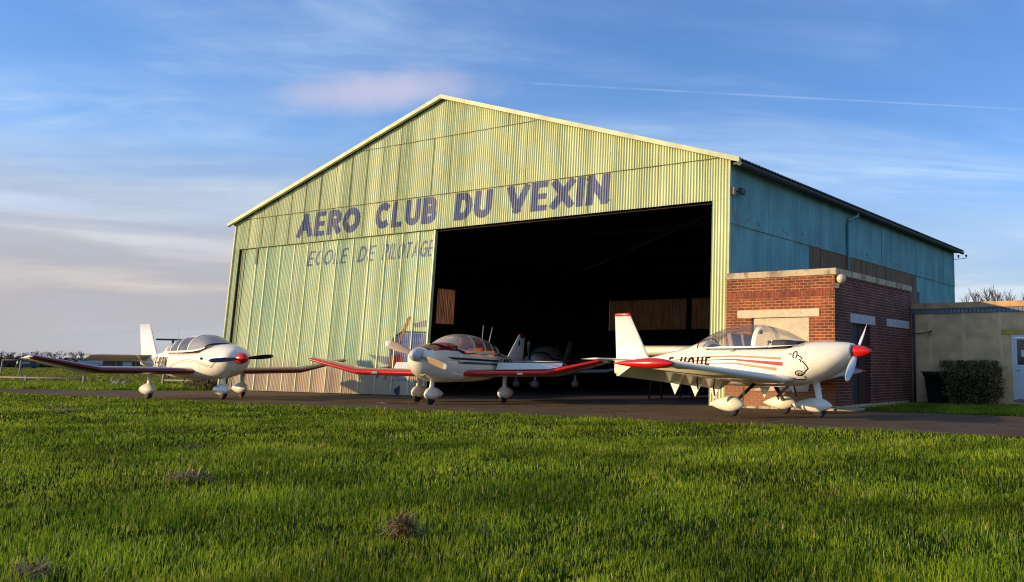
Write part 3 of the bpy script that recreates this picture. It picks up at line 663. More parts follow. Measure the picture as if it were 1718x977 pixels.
# roof trusses inside
for yt in (5, 10, 15):
    mb = MB(); mb.box((.2, yt-.06, 5.95), (W-.2, yt+.06, 6.1))
    for i in range(12):
        xa, xb = i*2., (i+1)*2.; xa = max(xa, .3); xb = min(xb, W-.3)
        mb.tube([(xa, yt, roofz(xa)-.2), (xb, yt, roofz(xb)-.2)], .07, 6); mb.tube([(xa, yt, 6.), (xb, yt, roofz(xb)-.2)] if i % 2 == 0 else [(xa, yt, roofz(xa)-.2), (xb, yt, 6.)], .04, 6)
    mb.box((.05, yt-.1, 0), (.25, yt+.1, 6.6)); mb.box((W-.3, yt-.1, 0), (W-.1, yt+.1, 6.6)); hb(mb, 'roof_truss', M_steel, True)
mb = MB(); mb.box((XD, .12, LINT-.02), (XJ+.1, .3, LINT+.16)); mb.box((.2, .16, LINT-.05), (W-.2, .26, LINT)); mb.box((XJ+.02, .05, 0), (XJ+.16, .3, LINT)); hb(mb, 'door_track', M_steel, True)
# roof sheets (fibre cement, corrugated down the slope), thick enough to show their scalloped edge
def roof_slope(x_out, x_ridge, name):
    mb = MB(); pit = .19; n = int((D+.7)/pit*6); vs = []; fs = []
    for i in range(n+1):
        y = -.16+(D+.55)*i/n; c = .026*math.cos(2*math.pi*y/pit)
        for xx in (x_out, x_ridge):
            z = roofz_out(xx)+c; vs += [(xx, y, z+.012), (xx, y, z-.012)]
    for i in range(n):
        a, b = i*4, (i+1)*4
        fs += [(a, a+2, b+2, b), (a+1, b+1, b+3, a+3), (a, b, b+1, a+1), (a+2, a+3, b+3, b+2)]
    mb.add(vs, fs); hb(mb, name, M_roof, True)
def roofz_out(x): return 6.93+(10.50-6.93)*(1-abs(x-12)/12.)
roof_slope(W+.42, 12, 'roof'); roof_slope(-.47, 12, 'roof')
mb = MB()
for sgn, xo in ((1, W+.44), (-1, -.49)):
    for i in range(10):
        xa = 12+(xo-12)*i/10; xb = 12+(xo-12)*(i+1)/10-sgn*.004
        za, zb = roofz_out(xa), roofz_out(xb); y0, y1 = -.24+random.uniform(-.003, .003), -.13
        mb.add([(xa, y0, za-.10), (xb, y0, zb-.10), (xb, y0, zb+.045), (xa, y0, za+.045), (xa, y1, za-.10), (xb, y1, zb-.10), (xb, y1, zb+.045), (xa, y1, za+.045)], [(0, 1, 2, 3), (7, 6, 5, 4), (0, 4, 5, 1), (3, 2, 6, 7), (0, 3, 7, 4), (1, 5, 6, 2)])
hb(mb, 'verge_trim', M_trim, True)
for xa_, xb_ in ((W-.012, W+.045), (XL-.04, XL+.03)):
    mb = MB(); mb.box((xa_, YU-.045, 0), (xb_, YU+.035, 6.82)); hb(mb, 'corner_trim', M_trim, True)
# gutter and downpipe on the right
mb = MB(); n = 10
prof = [(W+.36+.09*math.cos(math.pi+math.pi*k/n), 6.72+.09*math.sin(math.pi+math.pi*k/n)) for k in range(n+1)]; prof += [(W+.44, 6.72), (W+.44-.0, 6.735), (W+.28, 6.735)]
mb.loft([[(a, -.1, b) for a, b in prof], [(a, D+.3, b) for a, b in prof]], smooth=False); mb.box((W+.02, 0, 6.70), (W+.28, D+.2, 6.76)); hb(mb, 'gutter', M_gut, True)
mb = MB(); mb.tube([(W+.34, 8.35, 6.66), (W+.33, 8.35, 6.52), (W+.16, 8.12, 6.38), (W+.10, 8.05, 6.34), (W+.09, 8.0, 6.2), (W+.09, 8.0, 3.6)], .055, 10); hb(mb, 'downpipe', M_side, True)

# floodlight at the hangar's corner
fl = empty('floodlight', (24.03, .12, 5.95)); tag(fl, 'small square floodlight with trailing cables at the front corner of the hangar', 'floodlight')
mb = MB(); mb.box((-.02, -.12, -.11), (.10, .02, .11)); mb.build('junction_box', mat('rusty_box', (.42, .26, .16), .6, var=.2), fl, bevel=.01)
mb = MB(); mb.box((.12, .10, -.06), (.22, .34, .12)); mb.box((.06, .05, .0), (.13, .12, .03)); mb.build('lamp_head', M_gut, fl)
mb = MB(); mb.tube([(.03, -.04, -.1), (.03, .02, -.45), (.04, .14, -.9), (.05, .22, -1.02)], .012, 6); mb.tube([(.04, .2, -.5), (.04, .28, -.9), (.05, .34, -1.05), (.05, .28, -1.08)], .01, 6); mb.build('cable', mat('pale_cable', (.35, .33, .30), .6), fl)
ins = empty('insulator_bracket', (24.0, 20.9, 6.35)); tag(ins, 'bracket with two small dark insulators on the far hangar corner', 'insulator')
mb = MB(); mb.tube([(0, 0, 0), (.62, .1, .05)], .014, 6); mb.tube([(.62, .1, .05), (.62, .1, .14)], .012, 6); mb.tube([(.25, .04, .02), (.25, .04, .1)], .012, 6); mb.build('arm', M_gut, ins)
for xx in (.25, .62):
    mb = MB(); mb.lathe([(.0, 0), (.05, .01), (.03, .05), (.055, .07), (.05, .12), (0, .14)], 12, o=(xx, .04 if xx < .5 else .1, .09)); mb.build('insulator', M_binmat, ins)

# ================================================================== BRICK OUTBUILDING
BX0, BX1, BY0, BY1, BH = 24.16, 27.40, -.35, 5.25, 3.56
bk = empty('brick_outbuilding', (BX0, BY0, 0)); tag(bk, 'flat roofed red brick outbuilding against the side of the hangar', 'outbuilding')
def bb(mb, name, m, parent=None, flip=True, bevel=0):
    mb.v = [(v[0]-BX0, v[1]-BY0, v[2]) for v in mb.v]; return mb.build(name, m, parent or bk, flip=flip, bevel=bevel)
def holes_wall(mb, axis, const, thick, a0, a1, z1, holes):
    """wall in the plane axis=const from a0..a1, 0..z1 with rectangular holes (a,b,z0,z1)"""
    As = sorted({a0, a1, *[h[0] for h in holes], *[h[1] for h in holes]}); Zs = sorted({0, z1, *[h[2] for h in holes], *[h[3] for h in holes]})
    for i in range(len(As)-1):
        for j in range(len(Zs)-1):
            am, zm = (As[i]+As[i+1])/2, (Zs[j]+Zs[j+1])/2
            if any(h[0] < am < h[1] and h[2] < zm < h[3] for h in holes): continue
            if axis == 'y': mb.box((As[i], const, Zs[j]), (As[i+1], const+thick, Zs[j+1]))
            else: mb.box((const-thick, As[i], Zs[j]), (const, As[i+1], Zs[j+1]))
mb = MB(); holes_wall(mb, 'y', BY0, .22, BX0, BX1-.004, 3.39, [(24.96, 26.66, .5, 2.34)]); bb(mb, 'front_wall', M_brick)
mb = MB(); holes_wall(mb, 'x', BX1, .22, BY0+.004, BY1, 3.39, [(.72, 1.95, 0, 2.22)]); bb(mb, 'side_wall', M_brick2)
# soldier course: upright bricks standing a hair proud
mb = MB()
x = BX0+.02
while x < BX1-.06: mb.box((x, BY0-.006, 2.85), (x+.062, BY0+.004, 3.02)); x += .078
M_soldier = mat('upright_red_bricks', (.24, .06, .03), .85, var=.5, scale=9., stretch=(1, .1, .1)); bb(mb, 'soldier_course', M_soldier)
mb = MB(); mb.box((BX0-.04, BY0-.05, 3.39), (BX1+.06, BY1, 3.56)); bb(mb, 'coping', M_conc, bevel=.015)
mb = MB(); mb.box((24.53, BY0-.025, 2.34), (26.97, BY0+.05, 2.54)); bb(mb, 'lintel', M_lint)
mb = MB(); mb.box((24.96, BY0+.05, .5), (26.66, BY0+.10, 2.34)); bb(mb, 'blocked_window', M_lint)
mb = MB(); mb.box((24.96, BY0+.02, .44), (26.66, BY0-.03, .50)); bb(mb, 'sill', M_conc)
M_graylint = mat('grey_white_lintel', (.50, .50, .50), .8, var=.12, scale=5)
mb = MB(); mb.box((BX1-.05, .58, 2.22), (BX1+.02, 2.28, 2.46)); bb(mb, 'lintel', M_graylint)
mb = MB(); mb.box((BX1-.05, 3.18, 2.24), (BX1+.02, 5.02, 2.46)); bb(mb, 'lintel', M_graylint)
mb = MB(); mb.box((BX1-.16, .72, .02), (BX1-.12, 1.35, 2.22)); d_ = bb(mb, 'door', M_darkdoor)
mb = MB(); mb.box((BX1-.19, 1.35, .02), (BX1-.10, 1.95, 2.22)); bb(mb, 'door_panel', M_brownwood)
mb = MB(); mb.box((BX1-.12, .80, 1.0), (BX1-.07, .84, 1.12)); bb(mb, 'handle', M_grey, None)
mb = MB(); mb.box((BX0+.05, BY0+.1, 3.3), (BX1-.05, BY1-.1, 3.35)); bb(mb, 'roof_slab', M_conc)
mb = MB(); mb.box((BX1-.1, BY0-.004, .0), (BX1+.018, BY1-.4, .10)); bb(mb, 'plinth', M_conc)
lg = empty('globe_wall_lamp', (27.46, -.30, 3.28)); tag(lg, 'round cream wall lamp at the top corner of the brick outbuilding', 'lamp')
mb = MB(); mb.lathe([(.0, -.13)]+[(.12*math.sin(rad(a)), -.12*math.cos(rad(a))) for a in range(15, 180, 15)]+[(0, .12)], 20, o=(.1, 0, -.0)); mb.build('globe', M_globe, lg)
mb = MB(); mb.box((-.06, -.05, -.24), (.06, .05, -.10)); mb.tube([(.0, 0, -.2), (.1, 0, -.13)], .05, 10); mb.build('bracket', M_gut, lg)

# ================================================================== ANNEX
AY = 5.40; AX0, AX1 = 27.34, 38.
an = empty('annex_building', (AX0, AY, 0)); tag(an, 'low beige rendered annex with a slatted eaves band right of the brick outbuilding', 'building')
def ab(mb, name, m, parent=None, bevel=0):
    mb.v = [(v[0]-AX0, v[1]-AY, v[2]) for v in mb.v]; return mb.build(name, m, parent or an, bevel=bevel)
mb = MB(); holes_wall(mb, 'y', AY, .2, AX0, AX1, 2.75, [(30.42, 31.42, .17, 2.04)]); mb.box((AX0, AY+.2, 0), (AX0+.2, AY+6, 2.75)); ab(mb, 'wall', M_render)
for xp in (27.95, 29.0, 30.11, 32.2, 33.3):
    mb = MB(); mb.box((xp-.05, AY-.006, .12), (xp+.05, AY+.01, 2.72)); ab(mb, 'pilaster_strip', M_pil)
mb = MB(); x = AX0
while x < AX1-.1: mb.box((x+.008, AY-.05, 2.715), (x+.115, AY-.02, 2.86)); x += .123
ab(mb, 'slat_band', M_bluewood)
mb = MB(); mb.box((AX0-.05, AY-.02, 2.72), (AX1, AY+.2, 2.87)); ab(mb, 'slat_backing', M_gut)
mb = MB(); mb.box((AX0-.06, AY-.09, 2.86), (30.0, AY+6.1, 3.03)); mb.box((30.004, AY-.092, 2.86), (AX1, AY+6.1, 3.032)); ab(mb, 'roof_fascia', M_fascia)
mb = MB(); mb.box((30.13, AY-.02, 2.05), (31.8, AY+.02, 2.20)); ab(mb, 'yellow_lintel', M_yellow)
mb = MB(); mb.box((30.40, AY-.02, .10), (31.46, AY+.03, .17)); ab(mb, 'threshold', M_conc)
mb = MB(); mb.box((30.42, AY+.0, .17), (30.49, AY+.08, 2.04)); mb.box((31.35, AY, .17), (31.42, AY+.08, 2.04)); mb.box((30.49, AY, 1.97), (31.35, AY+.08, 2.04)); ab(mb, 'door_frame', M_pvc)
mb = MB(); mb.box((30.50, AY+.025, .19), (31.34, AY+.06, 1.09)); mb.box((30.50, AY+.02, 1.09), (31.34, AY+.06, 1.17)); mb.box((30.50, AY+.02, 1.17), (30.56, AY+.06, 1.96)); mb.box((31.28, AY+.02, 1.17), (31.34, AY+.06, 1.96)); mb.box((30.56, AY+.02, 1.90), (31.28, AY+.06, 1.96))
mb.box((30.58, AY+.012, .28), (31.26, AY+.025, 1.02)); ad = ab(mb, 'door', M_pvc, bevel=.004)
mb = MB(); mb.box((30.56, AY+.035, 1.17), (31.28, AY+.045, 1.90)); ab(mb, 'pane', M_darkglass, ad)
mb = MB(); mb.box((30.68, AY+.026, 1.40), (30.98, AY+.032, 1.60)); ab(mb, 'notice', M_paper, ad)
mb = MB()
for k in range(3): mb.box((30.71, AY+.0245, 1.55-.04*k), (30.93-.05*(k % 2), AY+.0255, 1.558-.04*k))
ab(mb, 'notice_lines', M_grey, ad)
mb = MB(); mb.tube([(30.54, AY+.0, 1.02), (30.54, AY-.03, 1.02), (30.64, AY-.03, 1.02)], .01, 8); ab(mb, 'handle', M_grey, ad)
mb = MB(); mb.tube([(27.36, AY-.03, 2.12), (27.55, AY-.03, 2.11), (27.78, AY-.03, 2.125), (27.9, AY-.03, 2.16), (28.02, AY-.03, 2.20), (28.0, AY-.04, 2.08), (27.93, AY-.04, 2.02), (27.9, AY-.03, 2.1), (27.98, AY-.03, 2.17)], .012, 6)
o = mb.build('loose_cable', M_cable); tag(o, 'black cable looping along the beige annex wall beside the brick corner', 'cable')
mb = MB(); mb.tube([(27.47, 5.28, 0.05), (27.47, 5.28, 2.7)], .04, 10); o = mb.build('drain_pipe', M_gut); tag(o, 'dark vertical pipe in the corner between brick outbuilding and annex', 'pipe')

# bin
bn = empty('tub_bin', (28.33, 4.85, 0)); tag(bn, 'big black plastic tub bin beside the clipped hedge', 'bin')
mb = MB(); rings = []
for z, hw in ((.03, .26), (.05, .27), (.82, .36), (.83, .40), (.93, .41), (.95, .40), (.93, .37), (.80, .35), (.5, .3)):
    ring = []
    for k in range(32):
        a = 2*math.pi*k/32; c, s = math.cos(a), math.sin(a); e = .55; ring.append((hw*math.copysign(abs(c)**e, c), hw*.9*math.copysign(abs(s)**e, s), z))
    rings.append(ring)
mb.loft(rings); mb.build('body', M_binmat, bn)
mb = MB(); mb.box((-.40, -.38, .93), (.40, .38, .965)); mb.build('lid', M_binmat, bn, bevel=.02)
for yy in (-.2, .2):
    mb = MB(); mb.cyl((-.05, yy+.1-.06, .08), (-.05, yy+.1, .08), .08); mb.build('wheel', M_rubber, bn)

# ------------------------------------------------------------------ foliage helper
def leaf_mat(name, cols, tr=.3):
    m = bpy.data.materials.new(name); m.use_nodes = True; n = m.node_tree.nodes; l = m.node_tree.links; bs = n['Principled BSDF']
    at = n.new('ShaderNodeAttribute'); at.attribute_name = 'rnd'; cr = n.new('ShaderNodeValToRGB'); l.new(at.outputs['Fac'], cr.inputs[0])
    e = cr.color_ramp.elements; e[0].color = (*cols[0], 1); e[1].color = (*cols[-1], 1)
    for i, c in enumerate(cols[1:-1]): q = cr.color_ramp.elements.new((i+1)/(len(cols)-1)); q.color = (*c, 1)
    l.new(cr.outputs[0], bs.inputs['Base Color']); bs.inputs['Roughness'].default_value = .5
    t = n.new('ShaderNodeBsdfTranslucent'); l.new(cr.outputs[0], t.inputs[0]); ms = n.new('ShaderNodeMixShader'); ms.inputs[0].default_value = tr
    o = [k for k in n if k.type == 'OUTPUT_MATERIAL'][0]; l.new(bs.outputs[0], ms.inputs[1]); l.new(t.outputs[0], ms.inputs[2]); l.new(ms.outputs[0], o.inputs[0]); return m
def leaves(P, size, seed, m, name, parent=None):
    r = np.random.default_rng(seed); n = len(P); P = np.asarray(P)
    d1 = r.normal(size=(n, 3)); d1 /= np.linalg.norm(d1, axis=1)[:, None]; d2 = np.cross(d1, r.normal(size=(n, 3))); d2 /= np.linalg.norm(d2, axis=1)[:, None]
    s = (size*(.6+.8*r.random(n)))[:, None]
    V = np.stack([P-d1*s, P+d2*s*.45, P+d1*s, P-d2*s*.45], 1).reshape(-1, 3)
    me = bpy.data.meshes.new(name); me.from_pydata(V.tolist(), [], [(4*i, 4*i+1, 4*i+2, 4*i+3) for i in range(n)])
    at = me.attributes.new('rnd', 'FLOAT', 'POINT'); at.data.foreach_set('value', np.repeat(r.random(n), 4).astype(np.float32)); me.materials.append(m)
    o = bpy.data.objects.new(name, me); scene.collection.objects.link(o)
    if parent is not None: o.parent = parent
    return o
M_hedge = leaf_mat('hedge_leaf', [(.012, .02, .006), (.04, .055, .012), (.12, .12, .02), (.32, .27, .06), (.14, .045, .02)])
M_twig = mat('brown_twig', (.06, .035, .02), .8)
hd = empty('hedge_bush', (29.42, 4.60, 0)); tag(hd, 'clipped evergreen bush with yellowish leaves in front of the annex wall', 'bush')
n = 30000; P = rng.random((n, 3))*np.array([1.62, .95, 1.22])+np.array([-.81, -.47, .05])
sh = np.minimum(np.minimum(.81-abs(P[:, 0]), .475-abs(P[:, 1])), 1.27-P[:, 2]); nz = vnoise(P[:, 0]*3+9+P[:, 1], P[:, 2]*3+5, .5, 41)
k = (sh < .20) & (rng.random(n) < .15+nz*1.1) & ~((P[:, 2] < .25) & (abs(P[:, 0]) > .62)); P = P[k]; P[:, 0] += (nz[k]-.5)*.16*np.sign(P[:, 0]); P[:, 2] += (rng.random(len(P))-.5)*.05
leaves(P, .030, 5, M_hedge, 'foliage', hd)
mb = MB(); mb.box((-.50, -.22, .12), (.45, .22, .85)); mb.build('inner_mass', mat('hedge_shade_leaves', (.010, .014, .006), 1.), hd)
mb = MB()
for i in range(46):
    a = random.uniform(-.8, .8); b = random.uniform(-.45, .45); s = random.choice((-1, 1)); x1 = a+random.uniform(-.1, .1)+(.12*s if abs(a) > .6 else 0); mb.tube([(a*.6, b*.6, .1), (a, b, .9), (x1, b, random.uniform(1.22, 1.38))], .005, 4)
for i in range(18): z = random.uniform(.4, 1.1); mb.tube([(.6, random.uniform(-.3, .3), z-.2), (.86, random.uniform(-.4, .4), z), (random.uniform(.9, 1.02), random.uniform(-.4, .4), z+.03)], .005, 4)
mb.build('stem', M_twig, hd)

# ================================================================== AIRCRAFT
def hermite(xs, ys, x):
    xs, ys = np.asarray(xs), np.asarray(ys); d = np.gradient(ys, xs)
    s = np.diff(ys)/np.diff(xs)
    for i in range(len(d)):
        lo = s[max(i-1, 0)]; hi = s[min(i, len(s)-1)]
        if lo*hi <= 0: d[i] = 0
        else: d[i] = np.sign(lo)*min(abs(d[i]), 2.5*min(abs(lo), abs(hi)))
    i = int(np.clip(np.searchsorted(xs, x)-1, 0, len(xs)-2)); h = xs[i+1]-xs[i]; t = (x-xs[i])/h
    t = min(max(t, 0), 1)
    return (2*t**3-3*t**2+1)*ys[i]+(t**3-2*t**2+t)*h*d[i]+(-2*t**3+3*t**2)*ys[i+1]+(t**3-t**2)*h*d[i+1]
class Body:
    """fuselage: stations (x, zbot, ztop, halfwidth, zwide, exp_up, exp_low)"""
    def __init__(s, st): s.st = sorted(st); s.x = [a[0] for a in s.st]
    def p(s, x): return [float(hermite(s.x, [a[k] for a in s.st], x)) for k in range(1, 7)]
    def y(s, x, z, off=.004):
        zb, zt, hw, zc, eu, el = s.p(x); h, e = (zt-zc, eu) if z > zc else (zc-zb, el)
        t = min(.999, abs(z-zc)/max(h, 1e-4)); return hw*(1-t**e)**(1/e)+off
    def ring(s, x, n=48):
        zb, zt, hw, zc, eu, el = s.p(x); out = []
        for k in range(n):
            a = 2*math.pi*k/n; c, q = math.cos(a), math.sin(a); e, h = (eu, zt-zc) if q >= 0 else (el, zc-zb)
            out.append((x, hw*math.copysign(abs(c)**(2/e), c), zc+h*math.copysign(abs(q)**(2/e), q)))
        return out
    def mesh(s, mfun=None, n=48, step=.06):
        mb = MB(); xs = list(np.arange(s.x[0], s.x[-1], step))+[s.x[-1]-.03, s.x[-1]-.012, s.x[-1]]; xs = sorted(set(round(float(v), 4) for v in xs)); rings = [s.ring(x, n) for x in xs]
        mf = None
        if mfun:
            def mf(i, j):
                a, b = rings[i][j], rings[i+1][(j+1) % n]; return mfun((a[0]+b[0])/2, (a[1]+b[1])/2, (a[2]+b[2])/2)
        mb.loft(rings, mfun=mf); return mb
def naca(n=14, t=.13, camber=.02):
    up_, lo_ = [], []
    for i in range(n+1):
        c = .5*(1-math.cos(math.pi*i/n)); th = 5*t*(.2969*math.sqrt(c)-.126*c-.3516*c*c+.2843*c**3-.1030*c**4); cm = camber*4*c*(1-c)
        up_.append((c, cm+th)); lo_.append((c, cm-th))
    return up_[::-1]+lo_[1:]     # TE upper -> LE -> TE lower
def surface(mb, secs, t=.13, camber=.02, inc=0., vertical=False, le=0., mle=1, mi=0, round_tip=True, nsub=1):
    """secs: (y, x_le, z, chord); vertical: (z, x_le, y0, chord)"""
    prof = naca(14, t, camber); n = len(prof); rings = []
    def ring(sec, k=1.):
        y, xl, z, ch = sec; R_ = []
        for c, h in prof:
            X = xl-c*ch; H = h*ch*k - inc*(c-.25)*ch
            R_.append((X, H+z, y) if vertical else (X, y, z+H))
        return R_
    for i, s_ in enumerate(secs): rings.append(ring(s_))
    if round_tip:
        y, xl, z, ch = secs[-1]; py_ = secs[-2][0]; sg = 1 if y > py_ else -1
        dz = (secs[-1][2]-secs[-2][2])/abs(secs[-1][0]-secs[-2][0]) if not vertical else 0
        for f_, kk, g_ in ((.03, .75, .01), (.05, .4, .03), (.06, .1, .05)): rings.append(ring((y+sg*f_, xl-g_*.8, z+dz*f_, ch-g_*1.2), kk))
    mf = (lambda i, j: mle if prof[j][0] < le and prof[(j+1) % n][0] < le+.03 else mi) if le else None
    mb.loft(rings, mi=mi, mfun=mf)
def teardrop(mb, x0, x1, zc, hh, hw, o=(0, 0, 0), peak=.35, mi=0, flatbot=1., n=20, pw=.9):
    rings = []
    for i in range(17):
        t = i/16; x = x1+(x0-x1)*t
        r = (t/peak)**.5*1.0 if t < peak else 1-((t-peak)/(1-peak))**1.7*.93
        r = math.sin(min(1, t/peak)*math.pi/2)**.7 if t < peak else r
        r = max(r, .03); ring = []
        for k in range(n):
            a = 2*math.pi*k/n; ring.append((x+o[0], o[1]+hw*r*math.cos(a), o[2]+zc+hh*r*math.sin(a)*(flatbot if math.sin(a) < 0 else 1)))
        rings.append(ring)
    mb.loft(rings, mi)
def wheel(parent, x, y, r=.17, w=.12):
    mb = MB(); mb.lathe([(r*.55, -w/2), (r*.85, -w/2), (r*.97, -w*.36), (r, -w*.15), (r, w*.15), (r*.97, w*.36), (r*.85, w/2), (r*.55, w/2)], 28, axis='y', o=(x, y, r)); o = mb.build('wheel', M_rubber, parent)
    mb = MB(); mb.lathe([(0, -w*.46), (r*.5, -w*.44), (r*.56, -w*.3), (r*.56, w*.3), (r*.5, w*.44), (0, w*.46)], 20, axis='y', o=(x, y, r)); mb.build('rim', M_hub, o); return o
def blade_mesh(mb, L, ang, x0, c=(0, 0), root=.14, cmax=.15, tipmat=0.86, pitch0=50, pitch1=18, mt=1):
    """propeller blade from hub along angle ang (degrees in the y-z plane)"""
    a = rad(ang); rad_dir = Vector((0, math.cos(a), math.sin(a))); tan = Vector((0, -math.sin(a), math.cos(a))); fwd = Vector((1, 0, 0)); rings = []
    N = 12
    for i in range(N+1):
        t = i/N; r = root+(L-root)*t; ch = cmax*(.45+.75*math.sin(math.pi*min(1, .12+t*.72))**1.2)*(1 if t < .9 else math.sqrt(max(.04, 1-((t-.9)/.1)**2*.9))); th = .34-.26*t; pt = rad(pitch0+(pitch1-pitch0)*t)
        ring = []
        for k in range(12):
            q = 2*math.pi*k/12; u = math.cos(q)*ch/2; v = math.sin(q)*ch*th/2
            ring.append(tuple(Vector((x0, c[0], c[1]))+rad_dir*r+(tan*math.cos(pt)+fwd*math.sin(pt))*u+(fwd*math.cos(pt)-tan*math.sin(pt))*v))
        rings.append(ring)
    mb.loft(rings, mfun=lambda i, j: mt if (i+.5)/N > tipmat else 0)
def propeller(parent, x, zc, L, angs, mats, spin_m, spin_r=.2, spin_l=.36, yc=0., **k):
    for a in angs:
        mb = MB(); blade_mesh(mb, L, a, x+.06, (yc, zc), **k); mb.build('propeller_blade', mats, parent)
    mb = MB(); mb.lathe([(0, x-.05), (spin_r, x-.05), (spin_r*1.0, x+.03), (spin_r*.93, x+.1), (spin_r*.78, x+.1+spin_l*.3), (spin_r*.52, x+.1+spin_l*.5), (spin_r*.25, x+.1+spin_l*.64), (0, x+.1+spin_l*.7)], 28, axis='x', o=(0, yc, zc)); mb.build('spinner', spin_m, parent)
def oval_intake(parent, name, x, y, z, ry, rz, ring_m, depth=.05, nrm=(1, 0, 0)):
    N = Vector(nrm).normalized(); U = N.cross(Vector((0, 0, 1))).normalized(); V = N.cross(U)
    c = Vector((x, y, z)); n = 24
    def rg(k, d): return [tuple(c+U*math.cos(2*math.pi*i/n)*ry*k+V*math.sin(2*math.pi*i/n)*rz*k+N*d) for i in range(n)]
    mb = MB(); mb.loft([rg(1.25, -depth), rg(1.2, .0), rg(1.1, .014), rg(1., .01), rg(.94, -.015)], cap=False); o = mb.build(name, ring_m, parent)
    mb = MB(); mb.add(rg(1.0, -.008), [tuple(range(n))]); mb.build('intake_hole', M_inlet, o, flip=False)
def canopy_surf(spec):
    """spec: list of (x, half width, top z, sill z)"""
    sp = sorted(spec); X = [a[0] for a in sp]
    def f(x, a, off=0., ex=1.0):
        hw, zt, zs = [float(hermite(X, [q[k] for q in sp], x)) for k in (1, 2, 3)]
        c, s = math.cos(rad(a)), math.sin(rad(a)); return (x, (hw+off)*math.copysign(abs(c)**.80, c), zs+(zt-zs+off)*abs(s)**.92)
    return f
def patch(mb, f, x0, x1, a0, a1, nx=10, na=12, off=0., mi=0, shear=None):
    rows = []
    for i in range(nx+1):
        x = x0+(x1-x0)*i/nx; rows.append([f(x+(shear(a0+(a1-a0)*j/na) if shear else 0), a0+(a1-a0)*j/na, off) for j in range(na+1)])
    vs = [p for r in rows for p in r]; fs = []
    for i in range(nx):
        for j in range(na): a = i*(na+1)+j; fs.append((a, a+1, a+na+2, a+na+1))
    mb.add(vs, fs, mi, True)
def seat(parent, x, y, z, m, w=.42, h=.55):
    mb = MB(); mb.box((x-.1, y-w/2, z-.18), (x+.38, y+w/2, z-.06)); mb.box((-.06, -w/2, -.1), (.06, w/2, h), 0, Matrix.Translation((x-.12, y, z-.1)) @ Matrix.Rotation(rad(-14), 4, 'Y')); mb.build('seat', m, parent, bevel=.03)
def side_decal(mb, body, polys, side, dx=.012, dz=.04, mi=0, off=.004): decal(mb, polys, lambda s, z: (s, side*body.y(s, z, off), z), dx, dz, mi)
def text_side(body, txt, xc0, z0, h, t, side, m, parent, name='registration', gap=.06, slant=0., ws=1., dzdx=0.):
    """reads nose-right on the right side (side=-1): s grows towards the nose; nose-left on the left side"""
    q, wd = text_quads(txt, h, t, gap, .1, slant, ws); mb = MB()
    if side < 0: polys = [[(xc0+p[0], z0+p[1]+dzdx*p[0]) for p in k] for k in q]
    else: polys = [[(xc0-p[0], z0+p[1]+dzdx*p[0]) for p in k] for k in q]
    side_decal(mb, body, polys, side, .008, .04, 0, .006); mb.build(name, m, parent, flip=False)

